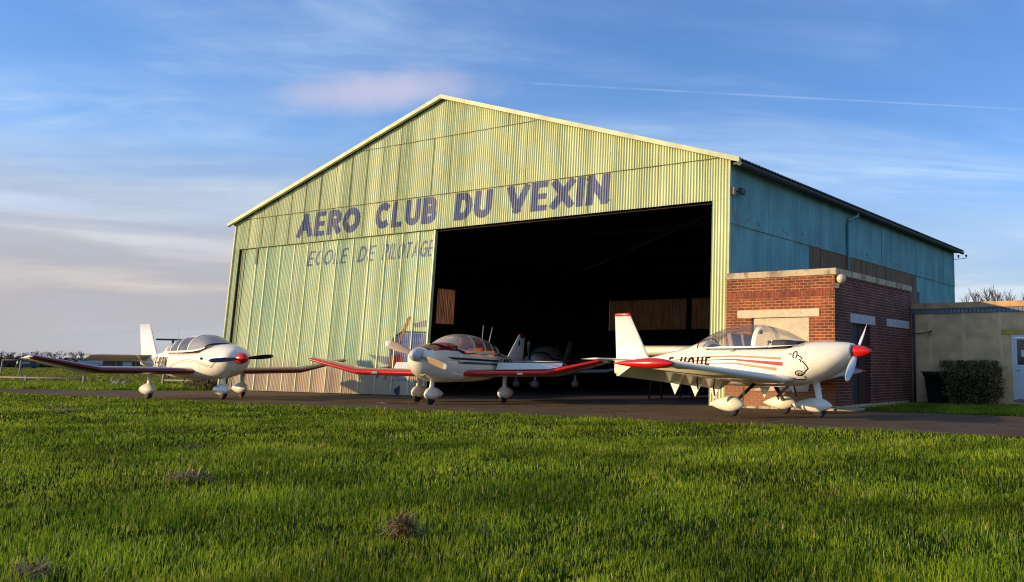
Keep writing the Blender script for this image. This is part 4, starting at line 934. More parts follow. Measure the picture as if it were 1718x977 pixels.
def tourer(name, loc, hd_, P):
    """four-seat tricycle low-wing tourer with cranked wing; origin on the ground between the main wheels, nose +x"""
    ac = empty(name, loc, rad(hd_))
    red_top = P['top']; 
    st = [(-4.10, 1.00, 1.16, .03, 1.08, 2, 2), (-3.6, .93, 1.24, .10, 1.08, 2, 2.1), (-2.8, .82, 1.36, .22, 1.07, 2, 2.3), (-2.0, .72, 1.52, .36, 1.06, 2., 2.6), (-1.35, .63, 1.69, .48, 1.05, 2.1, 2.8), (-1.15, .61, 1.60, .51, 1.05, 2.6, 3),
          (-.95, .60, 1.42, .53, 1.04, 3.4, 3), (0, .58, 1.40, .57, 1.03, 3.6, 3.2), (.85, .58, 1.44, .56, 1.04, 3.2, 3.2), (1.2, .59, 1.61, .54, 1.05, 2.3, 3), (1.7, .64, 1.62, .50, 1.10, 2.2, 2.6),
          (2.05, .73, 1.575, .44, 1.15, 2.1, 2.3), (2.25, .83, 1.52, .37, 1.20, 2.1, 2.1), (2.38, .95, 1.46, .27, 1.24, 2, 2), (2.44, 1.06, 1.40, .15, 1.26, 2, 2)]
    B = Body(st)
    def mf(x, y, z):
        zb, zt, hw, zc, eu, el = B.p(x)
        if -1.12 < x < 1.02 and z > 1.36 and abs(y) < .47: return 2
        if red_top:
            if .95 < x < 2.34 and z > 1.425: return 1
            if -2.85 < x < -1.0 and z > 1.33+.02*(x+1.0): return 1
        return 0
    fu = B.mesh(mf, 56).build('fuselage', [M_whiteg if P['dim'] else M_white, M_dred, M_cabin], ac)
    # canopy
    f = canopy_surf([(-1.42, .43, 1.67, 1.38), (-1.1, .50, 1.74, 1.37), (-.7, .54, 1.83, 1.37), (-.2, .56, 1.90, 1.37), (.3, .56, 1.915, 1.38), (.7, .53, 1.87, 1.40), (1.0, .49, 1.76, 1.44), (1.27, .43, 1.60, 1.52)])
    fm = M_white
    mb = MB(); patch(mb, f, .42, 1.25, 3, 177, 12, 28); mb.build('windscreen', M_wscr, ac, flip=False)
    for (xa, xb) in ((-.22, .36), (-.76, -.28), (-1.22, -.82)):
        for a0, a1 in ((4, 58), (122, 176)): mb = MB(); patch(mb, f, xa, xb, a0, a1, 6, 10); mb.build('side_window', M_glass, ac, flip=False)
    mb = MB()
    for xa, xb in ((.36, .42), (-.28, -.22), (-.82, -.76)): patch(mb, f, xa, xb, 2, 178, 2, 30, .008)
    patch(mb, f, -1.40, .36, 56, 124, 14, 14, .006)
    for a0, a1 in ((0, 5), (175, 180)): patch(mb, f, -1.25, 1.2, a0, a1, 20, 2, .010)
    patch(mb, f, -1.42, -1.20, 2, 178, 3, 30, .006)
    mb.build('canopy_frame', [fm], ac, flip=False)
    mb = MB(); patch(mb, lambda x, a, off: f(x, a, off), 1.19, 1.27, 3, 177, 2, 28, .008); mb.build('windscreen_rim', M_dred if red_top else M_black, ac, flip=False)
    for sd in (1, -1):
        mb = MB(); side_decal(mb, B, [[(1.22, .70), (1.23, .70), (1.23, 1.55), (1.22, 1.55)], [(1.23, 1.175), (2.28, 1.175), (2.28, 1.183), (1.23, 1.183)]], sd, .004, .05, 0, .002)
        side_decal(mb, B, [[(-.92, .72), (-.915, .72), (-.915, 1.35), (-.92, 1.35)], [(-.16, .72), (-.155, .72), (-.155, 1.35), (-.16, 1.35)]], sd, .004, .05, 0, .002)
        mb.build('panel_seam', M_grey, ac, flip=False)
    for yy in (-.26, .26):
        seat(ac, -.05, yy, 1.28, P['seat'], h=.36); seat(ac, -.85, yy, 1.24, P['seat'], h=.34)
    mb = MB(); mb.box((.72, -.46, 1.36), (1.1, .46, 1.52)); mb.build('instrument_panel', M_cabin, ac, bevel=.05)
    # wings
    lem = P['le']
    for sd in (1, -1):
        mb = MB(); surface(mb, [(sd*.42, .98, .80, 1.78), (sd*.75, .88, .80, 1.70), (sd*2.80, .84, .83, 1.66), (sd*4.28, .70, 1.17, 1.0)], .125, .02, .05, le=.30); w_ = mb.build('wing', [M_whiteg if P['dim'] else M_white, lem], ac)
        mb = MB(); Mx = Matrix.Translation((-.80, 0, .80)) @ Matrix.Rotation(rad(P['flap']), 4, 'Y'); mb.box((-.38, sd*.62, -.018), (.02, sd*2.62, .018), 0, Mx); mb.build('flap', M_white, w_, bevel=.008)
        if P['top']:
            mb = MB(); mb.box((.80, sd*2.05, .79), (.885, sd*2.22, .86)); mb.build('landing_light', M_lens, w_, bevel=.02)
            mb = MB(); mb.tube([(-.55, sd*2.9, .80), (-.5, sd*2.9, .66)], .018, 6); mb.tube([(-.1, sd*3.3, .93), (-.3, sd*3.3, .80), (-.5, sd*3.3, .84)], .012, 6); mb.build('hinge_bracket', M_black, w_)
    # tail
    zt = P['fin']
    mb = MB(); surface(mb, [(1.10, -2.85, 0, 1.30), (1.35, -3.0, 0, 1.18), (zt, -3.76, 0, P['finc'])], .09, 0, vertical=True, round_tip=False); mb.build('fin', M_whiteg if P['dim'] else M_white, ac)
    if P['fincap']:
        mb = MB(); surface(mb, [(zt-.10, -3.735, 0, .50), (zt+.035, -3.80, 0, .47), (zt+.06, -3.84, 0, .40)], .12, 0, vertical=True, round_tip=False); mb.build('fin_cap', M_dred, ac)
    for sd in (1, -1):
        mb = MB(); surface(mb, [(sd*.05, -3.32, P['stz'], .80), (sd*1.46, -3.34, P['stz'], .76), (sd*1.60, -3.46, P['stz'], .58)], .09, 0, .26); mb.build('stabiliser', M_whiteg if P['dim'] else M_white, ac)
    # gear
    for x_, y_, nose in ((0, 1.3, 0), (0, -1.3, 0), (1.62, 0, 1)):
        w_ = wheel(ac, x_, y_, .17)
        mb = MB(); teardrop(mb, x_-.66, x_+.30, .27, .20, .155, (0, y_, 0), .34, flatbot=.75)
        rings = []
        for z, xx, hx, hy in ((.30, x_-.02, .16, .085), (.42, x_-.02, .09, .06), (.55, x_-.03, .075, .05), (.80, x_-.04, .09, .055)): rings.append([(xx+hx*math.cos(2*math.pi*k/16)-(0), y_+hy*math.sin(2*math.pi*k/16), z) for k in range(16)])
        mb.loft(rings); mb.build('wheel_fairing', M_whiteg if P['dim'] else M_white, ac)
        if P.get('spatmark') and not nose: pass
    mb = MB()
    mb.tube([(-1.6, 0, 1.70), (-1.78, 0, 2.22)], [.016, .006], 6); mb.build('antenna', M_whiteg, ac)
    mb = MB(); mb.tube([(.3, .2, .60), (.2, .2, .45)], .02, 6); mb.build('drain_tube', M_black, ac); mb = MB(); mb.tube([(-.5, -.15, .60), (-.6, -.15, .45)], .012, 6); mb.build('drain_tube', M_black, ac)
    return ac, B

SP = dict(top=False, le=M_crimson, seat=M_seatgrey, flap=16, fin=2.34, fincap=False, dim=False, finc=.80, stz=1.26)
# --- left aircraft: cream white with maroon leading edges, facing the camera
P1, B1 = tourer('light_aircraft', (8.19, -5.271, 0), -4.2, SP)
tag(P1, 'white light aircraft with maroon wing edges and black propeller, leftmost on the apron', 'aircraft', 'light aircraft parked on the apron')
propeller(P1, 2.46, 1.20, .90, (5, 185), [M_propblack, M_grey], M_red, .165, .32, tipmat=.9, cmax=.13)
oval_intake(P1, 'chin_intake', 2.30, .02, .90, .13, .065, M_white, nrm=(1, 0, -.25))
mb = MB()                                           # thin flowing lines along the right side
for dz_ in (0, -.045):
    pl = [(-3.1, 1.02), (-2.9, 1.05), (-2.6, 1.22), (-2.35, 1.36), (-2.1, 1.40)] if dz_ == 0 else [(-2.85, 1.00), (-2.55, 1.17), (-2.3, 1.31)]
    polys = [[(a[0], a[1]+dz_), (b[0], b[1]+dz_), (b[0], b[1]+dz_+.022), (a[0], a[1]+dz_+.022)] for a, b in zip(pl, pl[1:])]; side_decal(mb, B1, polys, -1, .02, .1, 0)
    pl = [(-1.0, .82), (-.6, .96), (-.1, 1.10), (.45, 1.16), (1.0, 1.12), (1.45, 1.02), (1.8, .96), (1.98, 1.12)]
    polys = [[(a[0], a[1]+dz_), (b[0], b[1]+dz_), (b[0], b[1]+dz_+.016), (a[0], a[1]+dz_+.016)] for a, b in zip(pl, pl[1:])]; side_decal(mb, B1, polys, -1, .02, .1, 0)
mb.build('pinstripe', M_olive, P1, flip=False)
text_side(B1, 'F-BSBN', -2.28, .90, .34, .055, -1, M_black, P1, ws=.75)
text_side(B1, 'F-BSBN', -1.0, .90, .34, .055, 1, M_black, P1, ws=.75)
mb = MB(); mb.tube([(.42, 1.10, .03), (.12, 1.22, .05)], .018, 6); mb.build('wheel_chock', M_orange, P1)
mb = MB(); mb.box((1.24, -.535, 1.16), (1.30, -.565, 1.22)); mb.build('air_vent', M_black, P1)

# --- middle aircraft: red and white, nose towards the lawn
SP2 = dict(SP, top=True, le=M_red, seat=M_orange, flap=58, fin=2.06, fincap=True, finc=.50, stz=1.14)
P2, B2 = tourer('light_aircraft', (16.733, -2.675, 0), -68.8, SP2)
tag(P2, 'white light aircraft with bright red wing edges, dark red cowling top and wooden propeller', 'aircraft', 'light aircraft parked on the apron')
propeller(P2, 2.42, 1.30, .95, (160, 340), [M_wood, M_white], M_spinw, .18, .26, tipmat=.86, cmax=.19)
oval_intake(P2, 'side_intake', 2.26, .27, 1.28, .10, .09, M_white, nrm=(1, .35, 0))
oval_intake(P2, 'side_intake', 2.26, -.27, 1.28, .10, .09, M_white, nrm=(1, -.35, 0))
oval_intake(P2, 'chin_intake', 2.33, .02, 1.00, .085, .035, M_white, nrm=(1, 0, -.3))
oval_intake(P2, 'lower_intake', 2.20, .03, .83, .09, .05, M_white, nrm=(1, 0, -.45))
for sd in (1, -1):
    for pl in ([(-1.35, 1.14), (1.55, 1.20), (1.75, 1.26), (-1.35, 1.20)], [(-1.35, 1.04), (1.2, 1.08), (1.35, 1.145), (-1.35, 1.105)]):
        mb = MB(); side_decal(mb, B2, [pl], sd, .03, .1); mb.build('stripe', M_navy, P2, flip=False)
text_side(B2, 'F-BPCA', -1.55, .94, .30, .06, 1, M_black, P2, ws=.85, dzdx=.01)
text_side(B2, 'F-BPCA', -2.95, .94, .30, .06, -1, M_black, P2, ws=.85)
mb = MB(); decal(mb, [ell(-3.72, 1.78, .07, .09)], lambda s, z: (s, .045, z), .01, .1); decal(mb, [ell(-3.72, 1.78, .07, .09)], lambda s, z: (s, -.045, z), .01, .1); mb.build('fin_emblem', M_black, P2, flip=False)
mb = MB(); q, wd = text_quads('AB', .07, .014, .012, .1); decal(mb, [[(1.50-p[0], .20+p[1]) for p in k] for k in q], lambda s, z: (s, .128, z), .005, .05); mb.build('fairing_mark', M_black, P2, flip=False)
mb = MB(); mb.tube([(-1.35, -.1, 1.68), (-1.37, -.1, 2.25)], .006, 5); mb.build('antenna', M_whiteg, P2)
# tow bar lying in front of the nose wheel
tb = empty('tow_bar', (17.3, -4.75, .02), rad(200)); tag(tb, 'thin dark tow bar on the asphalt by the wooden propeller aircraft', 'tow bar')
mb = MB(); mb.tube([(0, 0, .02), (.55, .1, .03), (1.0, .1, .05)], .013, 6); mb.build('bar', M_blackm, tb)
mb = MB(); mb.tube([(0, -.14, .02), (0, .14, .02)], .014, 6); mb.tube([(-.1, -.14, .02), (0, -.14, .02)], .014, 6); mb.tube([(-.1, .14, .02), (0, .14, .02)], .014, 6); mb.build('fork', M_blackm, tb)

# --- parked aircraft deep inside the hangar
SP4 = dict(SP, le=M_whiteg, seat=M_seatgrey, flap=10, fin=2.25, dim=True)  # dim: greyer body paint holds the hangar's interior shade
P4, B4 = tourer('light_aircraft', (9.3, 8.6, 0), -62, SP4)
tag(P4, 'dim grey white aircraft parked in the shade inside the hangar', 'aircraft')
propeller(P4, 2.46, 1.18, .90, (95, 275), [M_propblack, M_grey], M_spinw, .165, .32, cmax=.13)
wp = empty('wing_panel', (20.0, 3.0, 0)); tag(wp, 'white wing panel resting on dark trestles just inside the hangar opening', 'wing panel')
mb = MB(); surface(mb, [(-.95, .55, 0, 1.1), (1.1, .55, 0, 1.05)], .30, 0); o = mb.build('panel', M_white, wp); o.rotation_euler = (0, 0, rad(-90)); o.location = (0, 0, 1.56)
for sd in (-.6, .6):
    mb = MB()
    for a, b in ((-.35, -.1), (.35, .1)): mb.tube([(sd, a, 0), (sd, b, 1.42)], .03, 6)
    mb.tube([(sd, -.3, 1.40), (sd, .3, 1.40)], .03, 6); mb.build('trestle', M_steel, wp)

# --- right aircraft: two-seater, bubble canopy, red spinner and tips
P3 = empty('light_aircraft', (27.075, -3.68, .015), rad(-.8)); P3.rotation_euler[0] = rad(-.9); tag(P3, 'white two-seat aircraft with red spinner, red wing tips and bubble canopy before the brick outbuilding', 'aircraft', 'light aircraft parked on the apron')
st = [(-4.02, .86, 1.20, .035, 1.02, 2, 2), (-3.6, .80, 1.22, .09, 1.02, 2, 2), (-3.0, .76, 1.24, .17, 1.03, 2, 2.2), (-2.4, .72, 1.36, .28, 1.03, 2, 2.3), (-1.8, .68, 1.49, .40, 1.03, 2, 2.5), (-1.42, .66, 1.60, .46, 1.03, 2.1, 2.6), (-1.25, .65, 1.62, .48, 1.03, 2.2, 2.7), (-1.05, .64, 1.47, .50, 1.02, 3., 2.8),
      (-.5, .62, 1.45, .54, 1.02, 3.4, 3), (.4, .61, 1.45, .55, 1.02, 3.4, 3), (.95, .63, 1.49, .53, 1.04, 2.8, 2.8), (1.2, .67, 1.55, .51, 1.06, 2.3, 2.6), (1.6, .77, 1.575, .46, 1.14, 2.2, 2.3), (1.95, .93, 1.565, .38, 1.23, 2.1, 2.1), (2.15, 1.07, 1.55, .29, 1.30, 2, 2), (2.27, 1.17, 1.53, .20, 1.35, 2, 2)]
B3 = Body(st)
B3.mesh(lambda x, y, z: 1 if (-1.12 < x < 1.0 and z > 1.41 and abs(y) < .46) else 0, 56).build('fuselage', [M_white, M_cabin], P3)
f3 = canopy_surf([(-1.34, .43, 1.64, 1.43), (-1.15, .47, 1.74, 1.42), (-.85, .52, 1.86, 1.42), (-.5, .55, 1.935, 1.42), (-.15, .56, 1.955, 1.42), (.3, .55, 1.91, 1.43), (.75, .51, 1.77, 1.45), (1.05, .45, 1.62, 1.47), (1.22, .38, 1.54, 1.49)])
sh_ = lambda a: -.25*math.sin(rad(a))
mb = MB(); patch(mb, f3, .22, 1.20, 3, 177, 14, 30); mb.build('windscreen', M_glass2, P3, flip=False)
mb = MB(); patch(mb, f3, -.98, .16, 3, 177, 20, 30); mb.build('canopy_glass', M_glass2, P3, flip=False)
mb = MB(); patch(mb, f3, -1.30, -.98, 6, 174, 6, 30); mb.build('rear_window', M_glass, P3, flip=False)
mb = MB(); patch(mb, f3, .14, .24, 2, 178, 2, 32, .006)
for a0, a1 in ((0, 3), (177, 180)): patch(mb, f3, -1.3, 1.2, a0, a1, 24, 2, .008)
mb.build('canopy_frame', M_white, P3, flip=False)
mb = MB(); patch(mb, f3, -1.34, -1.30, 0, 180, 2, 30, .01); patch(mb, f3, 1.16, 1.20, 2, 178, 1, 30, .01); mb.build('canopy_seal', M_black, P3, flip=False)
for yy in (-.26, .26): seat(P3, -.25, yy, 1.36, M_seatgrey, h=.5)
mb = MB(); mb.box((.55, -.44, 1.40), (.95, .44, 1.60)); mb.build('instrument_panel', M_cabin, P3, bevel=.06)
mb = MB(); mb.tube([(.35, -.26, 1.40), (.40, -.26, 1.55)], .014, 6); mb.tube([(.42, -.30, 1.56), (.42, -.22, 1.56)], .03, 8); mb.lathe([(0, 0), (.05, .01), (.05, .07), (0, .09)], 12, o=(.1, -.1, 1.74)); mb.build('cockpit_fitting', M_grey, P3)
for sd in (1, -1):
    mb = MB(); surface(mb, [(sd*.40, 1.15, .76, 1.50), (sd*.70, 1.05, .75, 1.36), (sd*4.08, .68, 1.00, 1.02)], .15, .02, .04, round_tip=False); w_ = mb.build('wing', [M_white], P3)
    mb = MB(); teardrop(mb, -.62, .76, 1.01, .095, .12, (0, sd*4.14, 0), .36); mb.build('wing_tip', M_red, w_)
    mb = MB()
    for seg in range(6):
        t0, t1 = seg/6, (seg+1)/6; y0, y1 = .62+3.4*t0, .62+3.4*t1; z0, z1 = .74+.235*t0, .74+.235*t1; xa, xb = -.28-.02*t0, -.28-.02*t1
        vs = [(xa, sd*y0, z0+.02), (xb, sd*y1, z1+.02), (xb-.30, sd*y1, z1-.17), (xa-.30, sd*y0, z0-.17), (xa, sd*y0, z0-.015), (xb, sd*y1, z1-.015), (xb-.29, sd*y1, z1-.195), (xa-.29, sd*y0, z0-.195)]
        mb.add(vs, [(0, 1, 2, 3), (4, 7, 6, 5), (0, 4, 5, 1), (2, 6, 7, 3)]+([(0, 3, 7, 4)] if seg == 0 else [])+([(1, 5, 6, 2)] if seg == 5 else []))
    mb.build('flap', M_white, w_)
    for yb in (1.05, 1.75, 2.45):
        t = (yb-.62)/3.4; zz = .74+.235*t; mb = MB(); mb.add([(-.22, sd*(yb-.01), zz-.02), (-.60, sd*(yb-.01), zz-.12), (-.44, sd*(yb-.01), zz-.42), (-.22, sd*(yb+.01), zz-.02), (-.60, sd*(yb+.01), zz-.12), (-.44, sd*(yb+.01), zz-.42)], [(0, 1, 2), (5, 4, 3), (0, 3, 4, 1), (1, 4, 5, 2), (2, 5, 3, 0)]); mb.build('hinge_bracket', M_white, w_)
mb = MB(); mb.tube([(-.1, -1.55, .80), (-.12, -1.58, .62), (-.1, -1.56, .42)], [.012, .03, .035], 6, flat=.3); mb.build('warning_ribbon', M_ribbon, P3)
mb = MB(); mb.tube([(.0, -2.3, .90), (-.02, -2.32, .75), (.0, -2.30, .55)], [.012, .035, .03], 6, flat=.3); mb.build('warning_ribbon', M_dred, P3)
mb = MB(); surface(mb, [(.80, -3.42, 0, .56), (1.20, -2.98, 0, 1.02), (2.24, -3.62, 0, .48)], .10, 0, vertical=True, round_tip=False); mb.build('fin', M_white, P3)
mb = MB(); surface(mb, [(2.235, -3.60, 0, .52), (2.28, -3.62, 0, .49), (2.305, -3.66, 0, .40)], .13, 0, vertical=True, round_tip=False); mb.build('fin_cap', M_red, P3)
for sd in (1, -1):
    mb = MB(); surface(mb, [(sd*.04, -3.25, 1.17, .74), (sd*1.34, -3.33, 1.17, .58)], .10, 0, .02); mb.build('stabiliser', M_white, P3)
# cheat lines, registration, lion outline
M_redstripe = paint('red_stripe_paint', (.55, .012, .008), .6, coat=0)
for sd in (1, -1):
    for pl, m_ in (([(-2.45, 1.145), (-1.2, 1.245), (-.3, 1.27), (.86, 1.225), (.86, 1.175), (-.3, 1.235), (-1.2, 1.215), (-2.45, 1.12)], M_beige),
                   ([(-2.6, 1.06), (-1.2, 1.175), (-.3, 1.195), (.90, 1.125), (.90, 1.045), (-.3, 1.16), (-1.2, 1.145), (-2.6, 1.04)], M_redstripe),
                   ([(-2.4, 1.0), (-1.2, 1.11), (-.3, 1.12), (.76, 1.01), (.76, .945), (-.3, 1.08), (-1.2, 1.085), (-2.4, .985)], M_beige)):
        mb = MB(); side_decal(mb, B3, [pl], sd, .03, .08, 0); mb.build('stripe', m_, P3, flip=False)
text_side(B3, 'F-HOUE', -2.24, .90, .34, .056, -1, M_black, P3, ws=.70, gap=.055, slant=.08)
text_side(B3, 'F-HOUE', -.75, .88, .33, .042, 1, M_black, P3, ws=.70, gap=.055)
def stroke_polys(pl, t):
    out = []
    for (x0, y0), (x1, y1) in zip(pl, pl[1:]):
        d = math.hypot(x1-x0, y1-y0) or 1e-6; ux, uy = (x1-x0)/d, (y1-y0)/d
        out.append([(x0-ux*t*.3-uy*t/2, y0-uy*t*.3+ux*t/2), (x0-ux*t*.3+uy*t/2, y0-uy*t*.3-ux*t/2), (x1+ux*t*.3+uy*t/2, y1+uy*t*.3-ux*t/2), (x1+ux*t*.3-uy*t/2, y1+uy*t*.3+ux*t/2)])
    return out
LION = [arc(1.165, 1.275, .045, .075, -60, 240, 14), [(1.02, 1.30), (1.08, 1.29)], [(1.23, 1.27), (1.31, 1.23), (1.335, 1.19)], [(1.27, 1.18), (1.31, 1.17), (1.31, 1.13)], [(1.34, 1.15), (1.42, 1.08), (1.47, 1.0), (1.44, .97), (1.41, .95), (1.36, .89)], arc(1.27, .90, .085, .05, 20, 340, 16), arc(1.28, .885, .045, .022, 0, 360, 10), [(.92, .80), (1.05, .81), (1.2, .77), (1.36, .775)], [(1.36, .84), (1.38, .80)]]
mb = MB()
for sd in (1, -1):
    for pl in LION: side_decal(mb, B3, stroke_polys(pl, .019), sd, .006, .05, 0, .006)
mb.build('lion_outline', M_black, P3, flip=False)
mb = MB()
for k in range(9): x = 1.45+.085*k; z = 1.36; y = B3.y(x, z, .001); mb.lathe([(0, -.002), (.006, 0), (0, .004)], 6, axis='y', o=(x, -y, z))
for sd in (-1,): side_decal(mb, B3, [[(1.395, .78), (1.401, .78), (1.401, 1.52), (1.395, 1.52)]], sd, .003, .06, 0, .002)
mb.build('cowling_seam', M_grey, P3)
propeller(P3, 2.30, 1.36, .80, (49, 229), [M_propgrey, M_white], M_red, .135, .44, cmax=.13, tipmat=.95, pitch0=62, pitch1=30)
oval_intake(P3, 'cowl_intake', 2.15, -.20, 1.29, .06, .05, M_white, nrm=(1, -.7, -.1)); oval_intake(P3, 'cowl_intake', 2.15, .20, 1.29, .06, .05, M_white, nrm=(1, .7, -.1))
for (x_, y_) in ((.05, 1.12), (.05, -1.12)):
    wheel(P3, x_, y_, .16, .10)
    mb = MB(); teardrop(mb, x_-.56, x_+.30, .245, .175, .125, (0, y_, 0), .38, flatbot=.85); mb.build('wheel_fairing', M_white, P3)
    sg = 1 if y_ > 0 else -1
    mb = MB(); mb.tube([(x_+.12, sg*.38, .70), (x_+.02, sg*1.03, .30)], [.055, .05], 10, flat=.5); mb.build('gear_leg', M_blackm, P3)
wheel(P3, 1.50, 0, .15, .10)
mb = MB(); teardrop(mb, .82, 1.80, .240, .165, .12, (0, 0, 0), .36, flatbot=.85)
rings = [[(xx+hx*math.cos(2*math.pi*k/16), hy*math.sin(2*math.pi*k/16), z) for k in range(16)] for z, xx, hx, hy in ((.28, 1.50, .10, .06), (.40, 1.49, .075, .045), (.72, 1.42, .085, .05))]
mb.loft(rings); mb.build('wheel_fairing', M_white, P3)
mb = MB(); mb.tube([(.86, -.18, .64), (.62, -.25, .40), (.66, -.25, .36)], .03, 8); mb.build('exhaust_pipe', M_grey, P3)
mb = MB(); mb.tube([(.30, -1.08, .60), (.31, -1.09, .45), (.28, -1.08, .28)], [.02, .024, .02], 6, flat=.4); mb.build('yellow_strap', M_strap, P3)
mb = MB(); mb.tube([(1.0, -.2, .63), (1.1, -.28, .42)], .018, 6); mb.build('step', M_blackm, P3)

# ================================================================== FAR LEFT: rails, trailer, hut, field, trees
M_hedgefar = leaf_mat('far_hedge_twigs', [(.05, .035, .03), (.09, .06, .045), (.06, .06, .03)], .2)
n = 26000; t_ = rng.random(n); P = np.stack([-190-rng.random(n)*10-t_*120, 40+t_*190+rng.random(n)*8, rng.random(n)**1.3*(1.6+1.3*vnoise(t_*190, t_*0, 6., 51))], 1)
o = leaves(P, .45, 8, M_hedgefar, 'hedgerow'); tag(o, 'brown winter hedgerow along the far edge of the field', 'hedgerow', kind='stuff')
M_bark = mat('grey_brown_bark', (.075, .055, .05), .9)
def bare_tree(name, loc, H, seed, spread=.5):
    r = random.Random(seed); t = empty(name, loc); mb = MB(); mt = MB(); mt.tube([(0, 0, 0), (r.uniform(-.1, .1)*H*.2, 0, H*.35)], [H*.03, H*.022], 6); mt.build('trunk', M_bark, t)
    def br(p, d, L, rd, lev):
        q = p+d*L; mb.tube([p, (p+q)/2+Vector((r.uniform(-.05, .05)*L,)*3), q], [rd, rd*.8, rd*.55], 4)
        if lev == 0: return
        for k in range(r.choice((3, 3, 4))):
            nd = (d+Vector((r.uniform(-1, 1), r.uniform(-1, 1), r.uniform(-.25, .8)))*spread*1.1).normalized(); br(q if r.random() < .6 else p+d*L*r.uniform(.55, .95), nd, L*r.uniform(.6, .82), rd*.6, lev-1)
    for k in range(4):
        a = k*1.57+r.random(); br(Vector((0, 0, H*.30)), Vector((math.cos(a)*spread, math.sin(a)*spread, 1)).normalized(), H*.25, H*.016, 4)
    mb.build('crown', M_bark, t); return t
tr0 = bare_tree('bare_tree', (-208, 67.5, 0), 4.2, 1)
far = [(-208, 67.5, 4.2), (-224.9, 79.6, 4.6), (-204.8, 76.1, 4.4), (-232, 92, 4.8), (-215, 98, 3.8), (-230, 112, 4.4), (-214, 116, 3.6)]
labs = ['leftmost bare tree on the far field edge', 'second bare tree from the left on the far field edge', 'bare tree above the rounded end of the maroon wing tip', 'bare tree just right of the maroon wing tip', 'low bare tree above the left half of the maroon wing', 'bare tree rising left of the pale trailer', 'small bare tree beyond the pale trailer']
for i, ((x, y, H), lb) in enumerate(zip(far, labs)):
    o = tr0 if i == 0 else copy_tree(tr0); o.location = (x, y, 0); o.scale = (H/4.2*1.5, H/4.2*1.5, H/4.2*.9); o.rotation_euler = (0, 0, i*1.1); tag(o, lb, 'tree', 'bare trees on the horizon')
tr = bare_tree('bare_tree', (13.7, 66.6, 0), 8.6, 9); tag(tr, 'bare tree top showing above the annex roof', 'tree'); tr.scale = (1, 1, 1.06)

M_postw = mat('white_painted_wood', (.17, .15, .13), .7, var=.15)
def field_gate(name, x0, y0, x1, y1, h, label, rails, posts=(0, 1), dark=False, th=.05):
    g_ = empty(name, (x0, y0, 0)); tag(g_, label, 'fence'); m = M_steel if dark else M_postw
    for t in posts:
        mb = MB(); xx, yy = (x1-x0)*t, (y1-y0)*t; mb.box((xx-.06, yy-.06, 0), (xx+.06, yy+.06, h)); mb.build('post', M_postw, g_)
    for z in rails:
        mb = MB(); mb.tube([(0, 0, z), (x1-x0, y1-y0, z)], th, 6); mb.build('rail', m, g_)
field_gate('rail_fence', -71.6, 18.54, -68.3, 18.8, 1.35, 'tall white posted frame with a dark top rail at the left field edge', (1.34,), dark=True, th=.08)
field_gate('rail_fence', -29.6, 2.2, -18.6, 3.12, .34, 'low pale horizontal rail beyond the road at the far left', (.22,), posts=(.5, 1), th=.06)
field_gate('rail_fence', -8.16, 1.87, -1.2, 2.6, .55, 'low pale rail with a post behind the leftmost aircraft', (.28,), posts=(0, .97), th=.045)
M_pale = mat('pale_blue_grey_panel', (.34, .36, .40), .5, var=.12); M_hut = mat('brown_hut_boards', (.10, .06, .04), .8, var=.3, stretch=(3, 3, 1))
tl = empty('covered_trailer', (-119.5, 47., 0), rad(67)); tag(tl, 'long pale grey trailer with dark wheel arches standing in the field', 'trailer')
mb = MB(); mb.loft([[(x, y, z) for (y, z) in ((-.9, .35), (.9, .35), (.9, 1.25), (.6, 1.48), (-.6, 1.48), (-.9, 1.25))] for x in (-1.9, 1.7, 2.3)], smooth=False); mb.build('body', M_pale, tl)
for xx in (-1.6, .9):
    for yy in (-.93, .86): mb = MB(); mb.lathe([(0, 0), (.42, 0), (.42, .07), (0, .07)], 16, axis='y', o=(xx, yy, .42)); mb.build('wheel', M_rubber, tl)
vn = empty('parked_van', (-150.4, 50.4, 0), rad(72)); tag(vn, 'small dark parked vehicle beside the far hedgerow', 'van')
mb = MB(); mb.loft([[(x, y, z) for (y, z) in ((-.8, .3), (.8, .3), (.8, zz*.75), (.65, zz), (-.65, zz), (-.8, zz*.75))] for x, zz in ((-1.5, 1.1), (-1.4, 1.5), (.3, 1.55), (.8, 1.0), (1.5, .9))], smooth=False); mb.build('body', mat('dark_van_paint', (.03, .035, .045), .4), vn)
for xx in (-.9, .9):
    for yy in (-.82, .78): mb = MB(); mb.lathe([(0, 0), (.3, 0), (.3, .05), (0, .05)], 14, axis='y', o=(xx, yy, .3)); mb.build('wheel', M_rubber, vn)
mb = MB(); mb.box((-1.2, -.815, .95), (.2, -.80, 1.3)); mb.build('window', M_grey, vn)
ht = empty('field_hut', (-81.5, 33.9, 0), rad(65)); tag(ht, 'low brown hut with a flat roof behind the leftmost aircraft', 'hut')
mb = MB(); mb.box((-2.2, 0, 0), (4.8, 3, 1.45)); mb.build('wall', M_hut, ht)
mb = MB(); mb.box((-2.3, -.2, 1.45), (4.9, 3.2, 1.56)); mb.build('roof', M_gut, ht)
for xx in (-.3, 2.6):
    mb = MB(); mb.box((xx, -.03, .6), (xx+.9, -.005, 1.25)); mb.build('window', M_pale, ht)
for xx in (-1.0, .9):
    mb = MB(); mb.box((xx, -.18, 0), (xx+.14, -.06, 1.45)); mb.build('post', M_postw, ht)
sp = empty('signal_pole', (-30.43, 13.23, 0)); tag(sp, 'thin dark T shaped pole rising behind the leftmost aircraft', 'pole')
mb = MB(); mb.tube([(0, 0, 0), (0, 0, 2.72)], .07, 8); mb.build('pole', M_gut, sp)
mb = MB(); mb.box((-1.0, -.05, 2.68), (1.0, .05, 2.80)); o = mb.build('crossbar', M_gut, sp); o.rotation_euler = (0, 0, rad(64))
